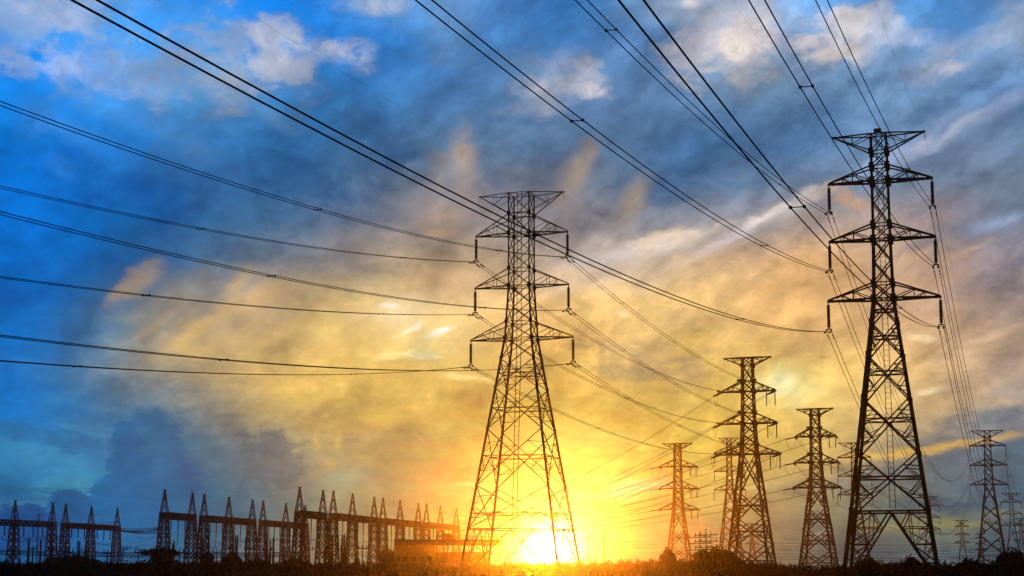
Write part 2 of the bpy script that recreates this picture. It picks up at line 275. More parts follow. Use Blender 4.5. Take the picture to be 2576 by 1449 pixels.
# the sky is evaluated in upright sectors, each laying only the scraps that reach into it
NS = 8; SW = 2576 / NS
acc = None
for k in range(NS - 1, -1, -1):
    SG = bpy.data.node_groups.new("sky_sector", 'ShaderNodeTree'); nt = SG
    for nm in ('az', 'el', 'rag', 'cover'): SG.interface.new_socket(nm, in_out='INPUT', socket_type='NodeSocketFloat')
    SG.interface.new_socket('sky', in_out='INPUT', socket_type='NodeSocketColor'); SG.interface.new_socket('sky', in_out='OUTPUT', socket_type='NodeSocketColor')
    gi = node('NodeGroupInput').outputs; c = gi['sky']
    for (u, v, ru, rv, rot, col, st, soft, rg) in PUFFS:
        ext = 1.9 * max(abs(ru * math.cos(R(rot))), abs(rv * math.sin(R(rot)))) * (1 + rg * .9) + 60
        if u + ext < k * SW and k > 0 or u - ext > (k + 1) * SW and k < NS - 1: continue
        if rg >= .8 and v < 300 and u < 1000: st *= .82; soft = max(soft, .97); ru *= 1.12; rv *= 1.12
        a, e = azel(u, v)
        ca, sn = math.cos(R(rot)), math.sin(R(rot)); kk = 1.9 if rg >= .8 and v < 460 else 1.3; wu, wv = kk * ru / F, kk * rv / F
        g = node('ShaderNodeGroup'); g.node_tree = G
        lk(gi['az'], g.inputs['az']); lk(gi['el'], g.inputs['el']); lk(gi['rag'], g.inputs['rag']); lk(gi['cover'], g.inputs['cover']); lk(c, g.inputs['sky'])
        for k_, x_ in (('ax', ca / wu), ('ae', sn / wu), ('ac', -(a * ca + e * sn) / wu), ('bx', -sn / wv), ('be', ca / wv), ('bc', -(-a * sn + e * ca) / wv),
                       ('ragged', rg * 2.6), ('inner', 1.0 - .95 * soft), ('strength', st), ('plain', .58 if rg >= .8 and v < 460 else .72 if rg >= .8 else 1.)): g.inputs[k_].default_value = x_
        g.inputs['cloud'].default_value = (*beyond(col, a, e), 1)
        c = g.outputs[0]
    lk(c, node('NodeGroupOutput').inputs[0]); nt = main_tree
    sg = node('ShaderNodeGroup'); sg.node_tree = SG; c = sg.outputs[0]
    for nm, x_ in (('az', AZP), ('el', ELP), ('rag', rag), ('cover', COVER), ('sky', sky)): lk(x_, sg.inputs[nm])
    c = mixc(1., mixc(1., c, cb.outputs[0], 'MULTIPLY'), gl, 'ADD')
    bg = node('ShaderNodeBackground'); lk(c, bg.inputs[0]); bg.inputs[1].default_value = 1.0
    if acc is None: acc = bg
    else:
        m_ = node('ShaderNodeMixShader'); lk(mth('GREATER_THAN', AZ, azel((k + 1) * SW, 900)[0]), m_.inputs[0])
        lk(bg.outputs[0], m_.inputs[1]); lk(acc.outputs[0], m_.inputs[2]); acc = m_
bgc = acc
st = node('ShaderNodeTexSky'); st.sky_type = 'NISHITA'; st.sun_disc = False
st.sun_elevation = SUN_EL; st.sun_rotation = SUN_AZ; st.air_density = 1.5; st.dust_density = 2.
bgn = node('ShaderNodeBackground'); lk(st.outputs[0], bgn.inputs[0]); bgn.inputs[1].default_value = .05
wz = mrange(mth('ABSOLUTE', AZ), .5, 1.1, 1, 0); wv = mrange(EL, .38, .75, 1, 0)
ms = node('ShaderNodeMixShader'); lk(mth('MULTIPLY', wz, wv), ms.inputs[0]); lk(bgn.outputs[0], ms.inputs[1]); lk(bgc.outputs[0], ms.inputs[2])
wo = node('ShaderNodeOutputWorld'); lk(ms.outputs[0], wo.inputs[0])

# ------------------------------------------------------------------ sun
sl = bpy.data.lights.new("sun", 'SUN'); sl.energy = SUN_E; sl.angle = R(.53); sl.color = SUN_C
so = bpy.data.objects.new("sun", sl); COL.objects.link(so)
so.rotation_euler = (-sd).to_track_quat('-Z', 'Y').to_euler(); so.location = (0, 300, 80)
#BODY
# ------------------------------------------------------------------ materials
def mat(name, col, rough=.6, metal=0., var=.25, scale=3., bump=0., spec=.3):
    m = bpy.data.materials.new(name); m.use_nodes = True
    t = m.node_tree; b = t.nodes['Principled BSDF']
    b.inputs['Roughness'].default_value = rough; b.inputs['Metallic'].default_value = metal; b.inputs['Specular IOR Level'].default_value = spec
    c = t.nodes.new('ShaderNodeTexCoord'); n = t.nodes.new('ShaderNodeTexNoise'); r = t.nodes.new('ShaderNodeValToRGB')
    n.inputs['Scale'].default_value = scale; n.inputs['Detail'].default_value = 4
    t.links.new(c.outputs['Object'], n.inputs['Vector']); t.links.new(n.outputs[0], r.inputs[0])
    r.color_ramp.elements[0].position = .3; r.color_ramp.elements[1].position = .7
    r.color_ramp.elements[0].color = (*[x * (1 - var) for x in col], 1); r.color_ramp.elements[1].color = (*[x * (1 + var) for x in col], 1)
    t.links.new(r.outputs[0], b.inputs['Base Color'])
    if bump:
        bp = t.nodes.new('ShaderNodeBump'); bp.inputs['Strength'].default_value = bump
        t.links.new(n.outputs[0], bp.inputs['Height']); t.links.new(bp.outputs[0], b.inputs['Normal'])
    return m
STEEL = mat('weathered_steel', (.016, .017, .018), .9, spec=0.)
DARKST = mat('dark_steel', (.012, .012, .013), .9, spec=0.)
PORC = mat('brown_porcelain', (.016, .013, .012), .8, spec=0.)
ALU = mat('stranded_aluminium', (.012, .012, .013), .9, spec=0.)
CONC = mat('grey_concrete', (.16, .155, .145), .85, 0, .2, 1.5, .2)
WALLM = mat('stained_wall', (.16, .14, .12), .9, 0, .3, .6, .1)
ROOFM = mat('metal_roof', (.10, .095, .09), .7, .1, .3, .8)
GLASS = mat('dark_window', (.02, .022, .025), .15)
WOOD = mat('pole_wood', (.06, .045, .032), .9, 0, .3, 4.)
BARK = mat('bark', (.05, .036, .025), .95, 0, .3, 4., .3)
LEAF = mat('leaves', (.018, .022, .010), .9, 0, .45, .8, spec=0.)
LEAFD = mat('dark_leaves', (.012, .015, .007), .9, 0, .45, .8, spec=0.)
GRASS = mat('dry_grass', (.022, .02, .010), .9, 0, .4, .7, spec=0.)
SOIL = mat('scrubby_soil', (.05, .042, .026), .95, 0, .5, .15, .3)
PLATE = mat('red_plate', (.22, .03, .02), .6)

# ------------------------------------------------------------------ mesh helpers
class MB:
    def __init__(s): s.v = []; s.f = []
    def bar(s, p, q, t, t2=None):
        p = Vector(p); q = Vector(q); d = q - p
        if d.length < 1e-5: return
        d.normalize(); a = Vector((0, 0, 1)) if abs(d.z) < .9 else Vector((1, 0, 0))
        x = d.cross(a).normalized(); y = d.cross(x)
        t2 = t if t2 is None else t2; b = len(s.v)
        for o, h in ((p, t / 2), (q, t2 / 2)):
            for i, j in ((-1, -1), (1, -1), (1, 1), (-1, 1)): s.v.append(o + x * i * h + y * j * h)
        s.f += [(b, b+1, b+5, b+4), (b+1, b+2, b+6, b+5), (b+2, b+3, b+7, b+6), (b+3, b, b+4, b+7), (b+3, b+2, b+1, b), (b+4, b+5, b+6, b+7)]
    def box(s, c, sx, sy, sz, rz=0):
        c = Vector(c); b = len(s.v); cz, sn = math.cos(rz), math.sin(rz)
        for k in (-1, 1):
            for i, j in ((-1, -1), (1, -1), (1, 1), (-1, 1)):
                x, y = i * sx / 2, j * sy / 2
                s.v.append(c + Vector((x * cz - y * sn, x * sn + y * cz, k * sz / 2)))
        s.f += [(b, b+1, b+5, b+4), (b+1, b+2, b+6, b+5), (b+2, b+3, b+7, b+6), (b+3, b, b+4, b+7), (b+3, b+2, b+1, b), (b+4, b+5, b+6, b+7)]
    def tube(s, pts, r, n=6, r2=None):
        pts = [Vector(p) for p in pts]; b = len(s.v); m = len(pts)
        for i, p in enumerate(pts):
            d = (pts[min(i + 1, m - 1)] - pts[max(i - 1, 0)]).normalized()
            a = Vector((0, 0, 1)) if abs(d.z) < .95 else Vector((1, 0, 0))
            x = d.cross(a).normalized(); y = d.cross(x)
            rr = r if r2 is None else r + (r2 - r) * i / (m - 1)
            for k in range(n):
                an = 2 * math.pi * k / n; s.v.append(p + x * rr * math.cos(an) + y * rr * math.sin(an))
        for i in range(m - 1):
            for k in range(n):
                k2 = (k + 1) % n; s.f.append((b + i*n + k, b + i*n + k2, b + (i+1)*n + k2, b + (i+1)*n + k))
        s.f.append(tuple(b + k for k in reversed(range(n)))); s.f.append(tuple(b + (m-1)*n + k for k in range(n)))
    def lathe(s, prof, n=10, o=(0, 0, 0)):
        o = Vector(o); b = len(s.v); m = len(prof)
        for r, z in prof:
            for k in range(n):
                a = 2 * math.pi * k / n; s.v.append(o + Vector((r * math.cos(a), r * math.sin(a), z)))
        for i in range(m - 1):
            for k in range(n):
                k2 = (k + 1) % n; s.f.append((b + i*n + k, b + i*n + k2, b + (i+1)*n + k2, b + (i+1)*n + k))
        s.f.append(tuple(b + k for k in reversed(range(n)))); s.f.append(tuple(b + (m-1)*n + k for k in range(n)))
    def build(s, name, m, parent=None):
        me = bpy.data.meshes.new(name); me.from_pydata([tuple(x) for x in s.v], [], s.f); me.update()
        me.materials.append(m)
        o = bpy.data.objects.new(name, me); COL.objects.link(o)
        if parent: o.parent = parent
        return o
def tag(o, label=None, cat=None, group=None, kind=None):
    if label: o['label'] = label
    if cat: o['category'] = cat
    if group: o['group'] = group
    if kind: o['kind'] = kind
    return o
def thing(name, label, cat, loc=(0, 0, 0), rz=0, group=None):
    o = bpy.data.objects.new(name, None); COL.objects.link(o); o.empty_display_size = .5
    o.location = loc; o.rotation_euler = (0, 0, rz)
    return tag(o, label, cat, group)
def copy_part(src, parent, name=None):
    c = src.copy(); COL.objects.link(c); c.parent = parent; return c
def copy_thing(src, loc, rot, label, group=None):
    c = src.copy(); COL.objects.link(c); c.location = loc; c.rotation_euler = rot; c['label'] = label
    if group: c['group'] = group
    for ch in [x for x in bpy.data.objects if x.parent == src]: copy_part(ch, c)
    return c
L3 = lambda a, b, t: a + (b - a) * t

# ------------------------------------------------------------------ ground
g = MB(); nx = 40; ny = 60
for j in range(ny + 1):
    for i in range(nx + 1):
        x = -410 + 820 * i / nx; y = -240 + 955 * j / ny
        g.v.append(Vector((x, y, .12 * math.sin(x * .11) * math.cos(y * .07) - .05)))
for j in range(ny):
    for i in range(nx):
        a = j * (nx + 1) + i; g.f.append((a, a + 1, a + nx + 2, a + nx + 1))
tag(g.build('ground', SOIL), kind='structure')

# ------------------------------------------------------------------ lattice pylons
class Pylon: pass
def pylon(D, u, yaw, z, hw, reach, peak, base, nodes, hor, lt, bt, label, kind='line', detail=2, ladder=False, uref=900, group='lattice pylons of the power lines', strut=None):
    """z: dict of heights top,n1,u1,a1,u2,a2,u3,a3 ; hw: half widths at top, a2, a3 ; nodes: panel points below a3"""
    P = Pylon(); P.X = pt(u, uref, D).x; P.Y = D; P.yaw = yaw; P.z = z; P.reach = reach
    T = thing('lattice_pylon', label, 'pylon', (P.X, D, 0), -yaw, group); P.T = T
    def w(h):
        if h >= z['a2']: return hw[0] + (hw[1] - hw[0]) * (z['top'] - h) / (z['top'] - z['a2'])
        if h >= z['a3']: return hw[1] + (hw[2] - hw[1]) * (z['a2'] - h) / (z['a2'] - z['a3'])
        return hw[2] + (base / 2 - hw[2]) * (z['a3'] - h) / z['a3']
    cor = [(-1, -1), (1, -1), (1, 1), (-1, 1)]
    C = lambda k, h: Vector((cor[k % 4][0] * w(h), cor[k % 4][1] * w(h), h))
    up = [z['top'], z['n1']] + ([z['u1']] if abs(z['u1'] - z['n1']) > .3 else []) + [z['a1']]
    for a, b in (('a1', 'u2'), ('u2', 'a2'), ('a2', 'u3'), ('u3', 'a3')):
        seg = z[a] - z[b]
        if seg > 2.6: up.append(z[a] - seg / 2)
        up.append(z[b])
    levels = up + [n for n in nodes if n < z['a3'] - .1] + [0.]
    # legs
    for k in range(4):
        m = MB()
        for i in range(len(levels) - 1):
            m.bar(C(k, levels[i]), C(k, levels[i + 1]), lt * (.62 if levels[i] > z['a2'] + .1 else .8 if levels[i] > z['a3'] + .1 else 1.))
        if detail > 1:
            for h in (z['n1'], z['u1'], z['u2'], z['u3']): m.box(C(k, h), lt * 1.5, lt * 1.5, lt * 1.7)
            for h in (z['a1'], z['a2'], z['a3']): m.box(C(k, h), lt * 1.7, lt * 1.7, lt * 2.2)
            for h in nodes: m.box(C(k, h), lt * 1.25, lt * 1.25, lt * 2.4)
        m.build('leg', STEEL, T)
    # bracing
    m = MB()
    last = strut if strut else 0.
    for i in range(len(levels) - 1):
        h0, h1 = levels[i], levels[i + 1]
        if strut and h1 < strut - .1: break
        t = bt * (.75 if h0 > z['a2'] else .9 if h0 > z['a3'] else 1.)
        for k in range(4):
            a, b, c, d = C(k, h0), C(k + 1, h0), C(k, h1), C(k + 1, h1)
            m.bar(a, d, t); m.bar(b, c, t * .92)
            if h0 <= z['a3'] + .1 and detail > 1 and h0 - h1 > 2.8:
                # secondary members from the legs to the diagonals
                wa, wb = w(h0), w(h1); hc = h0 - (h0 - h1) * wa / (wa + wb); x = (a + d) * 0
                q = wa / (wa + wb); X = a + (d - a) * q
                for (p, e) in ((a, c), (b, d)):
                    mid = (p + X) / 2; low = (e + X) / 2
                    for f_, q_ in ((.25, mid), (.75, low)):
                        Lg = p + (e - p) * f_
                        m.bar(Lg, q_, t * .6)
                    m.bar(p + (e - p) * q, mid, t * .55); m.bar(p + (e - p) * q, low, t * .55)
                    if h0 - h1 > 5:
                        m.bar(p + (e - p) * .5, low, t * .5); m.bar(p + (e - p) * .75, (low + X) / 2, t * .5)
    for h in hor + [z['top'], z['n1'], z['u1'], z['a1'], z['u2'], z['a2'], z['u3'], z['a3']]:
        t = bt * (.7 if h > z['a3'] - .1 else .85)
        for k in range(4): m.bar(C(k, h), C(k + 1, h), t)
        if h in (z['a1'], z['a2'], z['a3'], z['top']): m.bar(C(0, h), C(2, h), t * .7); m.bar(C(1, h), C(3, h), t * .7)
        elif h in hor and detail > 1:
            M = [(C(k, h) + C(k + 1, h)) / 2 for k in range(4)]
            for k in range(4): m.bar(M[k], M[(k + 1) % 4], t * .7)
    if strut:
        for k in range(4):
            a, b, c, d = C(k, strut), C(k + 1, strut), C(k, 0), C(k + 1, 0); M = (a + b) / 2
            m.bar(a, b, bt * 1.25); m.bar(M, c, bt * 1.1); m.bar(M, d, bt * 1.1)
            for (p, e) in ((a, c), (b, d)):
                for f_ in (.22, .45, .7):
                    Lg = p + (e - p) * f_; Dg = M + (e - M) * f_
                    m.bar(Lg, Dg, bt * .7)
                    if f_ < .6: m.bar(Lg, M + (e - M) * (f_ + .24), bt * .6); m.bar(Dg, p + (e - p) * (f_ + .24), bt * .5)
                m.bar(p + (M - p) * .5, p + (e - p) * .22, bt * .65); m.bar(p + (M - p) * .5, M + (e - M) * .22, bt * .65); m.bar(p + (M - p) * .5, M + (e - M) * .45, bt * .6)
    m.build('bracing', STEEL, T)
    P.tip = {}
    # arms
    for lv, (lo, hi) in enumerate((('a1', 'u1'), ('a2', 'u2'), ('a3', 'u3'))):
        for sx in (-1, 1):
            m = MB(); rr = reach[lv] * sx; tip = Vector((rr, 0, z[lo]))
            P.tip[(lv, sx)] = tip
            t = bt * 1.05
            for sy in (-1, 1):
                lw = Vector((sx * w(z[lo]), sy * w(z[lo]), z[lo])); uw = Vector((sx * w(z[hi]), sy * w(z[hi]), z[hi]))
                m.bar(lw, tip, t * 1.25); m.bar(uw, tip + Vector((0, 0, .12)), t * .95)
                a5 = lw + (tip - lw) * .45; b5 = uw + (tip - uw) * .45
                m.bar(a5, b5, t * .5); m.bar(lw, b5, t * .6)
                if detail > 1: m.bar(lw + (tip - lw) * .68, uw + (tip - uw) * .68, t * .45); m.bar(a5, uw + (tip - uw) * .68, t * .5)
            l0 = Vector((sx * w(z[lo]), -w(z[lo]), z[lo])); l1 = Vector((sx * w(z[lo]), w(z[lo]), z[lo]))
            for f0, f1 in ((0, .45), (.45, .72)):
                m.bar(l0 + (tip - l0) * f0, l1 + (tip - l1) * f1, t * .5); m.bar(l1 + (tip - l1) * f0, l0 + (tip - l0) * f1, t * .45)
            m.bar(tip - Vector((sx * .55, 0, 0)), tip + Vector((sx * .12, 0, 0)), t * 1.9, t * 1.2)
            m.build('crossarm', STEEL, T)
    for sx in (-1, 1):
        m = MB(); tip = Vector((sx * peak, 0, z['top'])); t = bt * .85; P.tip[('p', sx)] = tip
        for sy in (-1, 1):
            tw = Vector((sx * w(z['top']), sy * w(z['top']), z['top'])); lw = Vector((sx * w(z['n1']), sy * w(z['n1']), z['n1']))
            m.bar(tw, tip, t); m.bar(lw, tip, t)
            m.bar(tw + (tip - tw) * .5, lw + (tip - lw) * .5, t * .5); m.bar(tw, lw + (tip - lw) * .5, t * .6)
        m.bar(tip - Vector((sx * .3, 0, 0)), tip + Vector((sx * .12, 0, 0)), t * 1.5)
        if detail > 1: m.tube([tip, tip + Vector((0, 0, -.45)), tip + Vector((sx * .15, .1, -.9))], .03, 4)
        m.build('earth_wire_arm', STEEL, T)
    if ladder:
        m = MB(); hs = [0.5 + .55 * i for i in range(int((z['top'] - 1) / .55))]
        f = lambda h, s_: Vector((s_ * .27 + .1 * w(h), -w(h) - .12, h))
        for s_ in (-1, 1): m.bar(f((strut or 0) + .2, s_), f(z['a3'], s_), .07); m.bar(f(z['a3'], s_), f(z['top'] + .1, s_), .06)
        for h in hs:
            if h > (strut or 0) + .2: m.bar(f(h, -1), f(h, 1), .032)
        m.build('ladder', STEEL, T)
    Mx = Matrix.Translation((P.X, D, 0)) @ Matrix.Rotation(-yaw, 4, 'Z')
    P.world = lambda v: Mx @ Vector(v)
    P.line = Vector((math.sin(yaw), math.cos(yaw), 0))
    return P
def zl(D, u, **px): return {k: pt(u, v, D).z for k, v in px.items()}
def zh(D, u, vtop, head):
    t = pt(u, vtop, D).z; return dict(zip(('top', 'n1', 'u1', 'a1', 'u2', 'a2', 'u3', 'a3'), [t - h for h in head]))
SUS = (0, 2.1, 3.2, 5.0, 9.6, 11.4, 15.9, 17.8)
TEN = (0, 1.7, 5.1, 7.3, 11.9, 14.2, 18.7, 20.8)

zz = lambda D, u, *v: [pt(u, x, D).z for x in v]
T1 = pylon(189., 1312, R(15.3), zl(189., 1312, top=489, n1=539, u1=541, a1=589.4, u2=677.6, a2=721, u3=811, a3=852.7), (1.27, 1.27, 1.62), (5.72, 5.82, 6.35), 5.25, 12.0,
    zz(189., 1312, 906, 979.5, 1083, 1224.5, 1332), zz(189., 1312, 942, 1030, 1149.6, 1293), .23, .10,
    'tall slender lattice pylon standing directly above the setting sun', ladder=True, strut=zz(189., 1312, 1332)[0])
T2 = pylon(162., 2228, R(15.8), zl(162., 2228, top=339, n1=382, u1=418.5, a1=456.5, u2=564.7, a2=602.7, u3=712.8, a3=752.6), (.78, .85, .98), (5.25, 5.35, 5.65), 4.66, 9.2,
    zz(162., 2228, 814, 897, 1006, 1141, 1288), zz(162., 2228, 782, 849.5, 938, 1057, 1202.6), .33, .148,
    'largest and nearest lattice pylon, narrow waisted, with a ladder up its middle', ladder=True, strut=zz(162., 2228, 1288)[0])
m = MB(); m.box((-.05, -.85, T2.z['top'] + .25), .75, .06, .42); m.build('warning_plate', PLATE, T2.T)
T3 = pylon(340., 1880, R(20), zh(340., 1880, 900, TEN), (1.05, 1.3, 1.65), (5.9, 6.1, 6.7), 5.1, 9.2, [17.5, 12.0, 6.5], [14.8, 9.3, 3.2], .42, .25,
    'thick dark tension pylon with hanging jumper loops, right of the sun', detail=2)
T4 = pylon(420., 2046, R(22), zh(420., 2046, 1028.5, TEN), (1.05, 1.3, 1.7), (5.4, 5.9, 6.3), 4.8, 9.0, [17., 11.5, 6.], [14.3, 8.8, 3.], .46, .29,
    'dark tension pylon just left of the largest pylon', detail=2)
T5 = pylon(505., 1701, R(18), zh(505., 1701, 1116, TEN), (.95, 1.2, 1.5), (6.0, 6.2, 6.3), 4.8, 7.4, [13.5, 8.5, 4.], [11., 6.2], .46, .28,
    'glowing orange tension pylon nearest the right side of the sun', detail=1)
T6 = pylon(547., 1829.5, R(16), zh(547., 1829.5, 1102, SUS), (.72, .85, 1.1), (5.1, 5.2, 5.4), 3.5, 8.6, [22.5, 19.5, 16., 12., 7.5], [], .36, .22,
    'slim pale pylon half hidden behind the thick dark tension pylon', detail=1)
T7 = pylon(547., 2141, R(16), zh(547., 2141, 1114, SUS), (.85, 1.0, 1.15), (5.6, 5.7, 5.9), 5.2, 9.5, [21., 17.5, 13.5, 9., 5.], [], .4, .25,
    'lattice pylon partly hidden behind the left legs of the largest pylon', detail=1)
T8 = pylon(524., 2475, R(14), zh(524., 2475, 1083.5, SUS), (.9, 1.1, 1.25), (5.8, 5.9, 6.1), 5.1, 9.6, [22., 17.5, 12., 5.5], [5.5], .4, .24,
    'pylon at the far right edge carrying the largest pylon\'s wires onward', detail=2)
def small(D, u, vt, k, label):
    return pylon(D, u, R(16), zh(D, u, vt, [h * k for h in SUS]), (.85 * k, 1. * k, 1.3 * k), (5.5 * k, 5.6 * k, 5.7 * k), 5. * k, 9.2 * k, [14. * k, 10. * k, 6. * k], [], max(.3, .42 * k), max(.2, .28 * k), label, detail=1)
T9 = small(640., 2528, 1240.5, .73, 'small distant pylon close behind the far right edge pylon')
T12 = small(640., 2323, 1249.5, .73, 'distant pylon seen through the right leg of the largest pylon')
T10 = small(680., 2403, 1309, .53, 'distant small pylon standing alone between the largest and far right pylons')
T11 = small(690., 2448, 1342.5, .39, 'faint tiny pylon just left of the far right pylon\'s foot')
T13 = small(690., 2549, 1304, .55, 'faint pylon farther behind at the far right edge')
T14 = small(700., 2567, 1338, .42, 'faintest pylon touching the right border of the picture')
T15 = small(690., 1882.5, 1316, .5, 'faint distant pylon framed between the legs of the thick tension pylon')
for T_, k in ((T3, .5), (T4, .5)):
    for sx in (-1, 1):
        for lv in ('u1', 'u2', 'u3'):
            m = MB(); m.box((sx * (1.75 + (.3 if lv == 'u3' else 0)), -1.2, T_.z[lv] + .1), .75, .12, .55, .4); m.build('number_plate', PLATE, T_.T)

# ------------------------------------------------------------------ insulators
def string_profile(n, L, r=.15, neck=.1):
    pr = [(.03, 0), (.03, -.22)]; h = (L - .35) / n; z = -.25
    for i in range(n): pr += [(neck, z), (r, z - h * .45), (r * .96, z - h * .62), (neck, z - h * .7)]; z -= h
    return pr + [(neck, z), (.03, z - .02), (.03, -L)]
def insulator(label, loc, rz, L=3.0, n=17, r=.16, yoke=True):
    T = thing('insulator_string', label, 'insulator', loc, rz, 'insulator strings hung from the pylon arms')
    m = MB(); m.lathe(string_profile(n, L, r, r * .62), 10); m.build('disc_stack', PORC, T)
    m = MB(); m.tube([(0, 0, .05), (0, 0, -.25)], .045, 6); m.box((0, 0, -.12), .16, .05, .1); m.build('hanger', STEEL, T)
    if yoke:
        m = MB(); m.bar((0, 0, -L + .02), (-.3, 0, -L - .1), .07); m.bar((0, 0, -L + .02), (.3, 0, -L - .1), .07); m.bar((-.32, 0, -L - .1), (.32, 0, -L - .1), .08); m.build('yoke', DARKST, T)
        for s in (-1, 1):
            m = MB(); m.bar((s * .26, 0, -L - .08), (s * .26, 0, -L - .24), .07); m.box((s * .26, 0, -L - .27), .13, .42, .12); m.build('clamp', DARKST, T)
    return T
LV = ('upper', 'middle', 'lower'); SD = {-1: 'left', 1: 'right'}
first = None
INS = {}
def hang(P, who, L, n=17, rr=.16, key=''):
    global first
    for lv in range(3):
        for sx in (-1, 1):
            loc = P.world(P.tip[(lv, sx)]) - Vector((0, 0, .12)); lb = f'ribbed insulator string under the {LV[lv]} {SD[sx]} arm of {who}'
            if first is None or first[1] != (L, n, rr):
                T = insulator(lb, loc, -P.yaw, L, n, rr); first = (T, (L, n, rr))
            else: T = copy_thing(first[0], loc, (0, 0, -P.yaw), lb)
            P.__dict__.setdefault('att', {})[(lv, sx)] = loc - Vector((0, 0, L + .27))
hang(T2, 'the largest pylon', 2.72, 17, .2)
hang(T1, 'the pylon above the sun', 2.72, 17, .2)
hang(T8, 'the far right pylon', 3.0, 12, .13)
hang(T7, 'the half hidden pylon', 3.0, 12, .13)
hang(T6, 'the slim pale pylon', 3.0, 12, .13)
hang(T9, 'the small right edge pylon', 2.1, 8, .14)
hang(T12, 'the distant pylon beyond the largest', 2.1, 8, .14)

# ------------------------------------------------------------------ conductors
def damper_mesh():
    m = MB(); m.bar((0, 0, 0), (0, 0, -.14), .05); m.tube([(0, -.22, -.13), (0, .22, -.13)], .018, 5)
    for s in (-1, 1): m.tube([(0, s * .14, -.14), (0, s * .3, -.14)], .06, 6)
    o = m.build('vibration_damper', DARKST); me = o.data; bpy.data.objects.remove(o); return me
DAMP = damper_mesh()
def span(label, fn, length, perp, r=.033, spacers=(), dampers=(), off=.26, n=60, t0=0., group='twin conductor spans'):
    """fn(t) -> world point of the bundle's centre"""
    o0 = fn(t0); T = thing('conductor_pair', label, 'power line', o0, 0, group)
    ts = [t0 + (length - t0) * (i / n) for i in range(n + 1)]
    for s in (-1, 1):
        m = MB(); m.tube([fn(t) + perp * (s * off) - o0 for t in ts], r, 6); m.build('conductor', ALU, T)
    for t in spacers:
        m = MB(); p = fn(t) - o0
        m.bar(p - perp * off, p + perp * off, .035)
        for s in (-1, 1): d = (fn(t + .1) - fn(t)).normalized(); c = p + perp * (s * off); m.bar(c - d * .1, c + d * .1, .105)
        m.build('spacer', DARKST, T)
    for t in dampers:
        for s in (-1, 1):
            d = fn(t + .1) - fn(t)
            o = bpy.data.objects.new('vibration_damper', DAMP); COL.objects.link(o); o.parent = T
            o.location = fn(t) + perp * (s * off) - o0; o.rotation_euler = (0, 0, math.atan2(d.y, d.x) - math.pi / 2)
    return T
def back(P, who, heading, sag, L, sp, r):
    h = R(heading); hd = Vector((math.sin(h), math.cos(h), 0)); pp = Vector((hd.y, -hd.x, 0))
    for (lv, sx), A in P.att.items():
        b = sag
        fn = lambda t, A=A, lv=lv: A + hd * t + Vector((0, 0, -b[lv][0] * t + (b[lv][1] + (b[lv][2 + (sx > 0)] if len(b[lv]) > 2 else 0)) * t * t))
        span(f'twin wires, {LV[lv]} {SD[sx]} arm of {who}, {"rising to the top edge" if P is T2 else "running left"}', fn, L, pp, r, sp[(lv, sx)], (1.1, 1.9), n=110)
sp1 = {k: (26 + 3 * i, 72 + 4 * i, 118) for i, k in enumerate(T1.att)}
back(T1, 'the pylon above the sun', 196, ((.180, .00046, -.00004, .000036), (.1645, .00041, -.00006, .000022), (.157, .00041, -.000005, -.000024)), 372, sp1, .027)
sp2 = {k: (34 + 5 * i, 92 + 3 * i) for i, k in enumerate(T2.att)}
back(T2, 'the largest pylon', 198, ((.1545, .00045), (.151, .00045), (.1498, .00045)), 352, sp2, .029)
def cat(A, B, b):
    H = Vector((B.x - A.x, B.y - A.y, 0)); L = H.length; hd = H.normalized()
    a = (B.z - A.z) / L - b * L
    return (lambda t: A + hd * t + Vector((0, 0, a * t + b * t * t))), L, Vector((hd.y, -hd.x, 0))
def join(PA, PB, lbl, b=.00045, r=.033, spacers=True, damp=False, inset=0., n=40, off=.26):
    for lv in range(3):
        for sx in (-1, 1):
            A = PA.att[(lv, sx)]; B = PB.att_in[(lv, sx)] if hasattr(PB, 'att_in') else PB.att[(lv, sx)]
            fn, L, pp = cat(A, B, b)
            span(f'twin wires, {LV[lv]} {SD[sx]} arms, {lbl}', fn, L, pp, r, [L * f for f in (.17, .38, .6, .8)] if spacers else (), (1.1, 1.9) if damp else (), n=n, off=off)
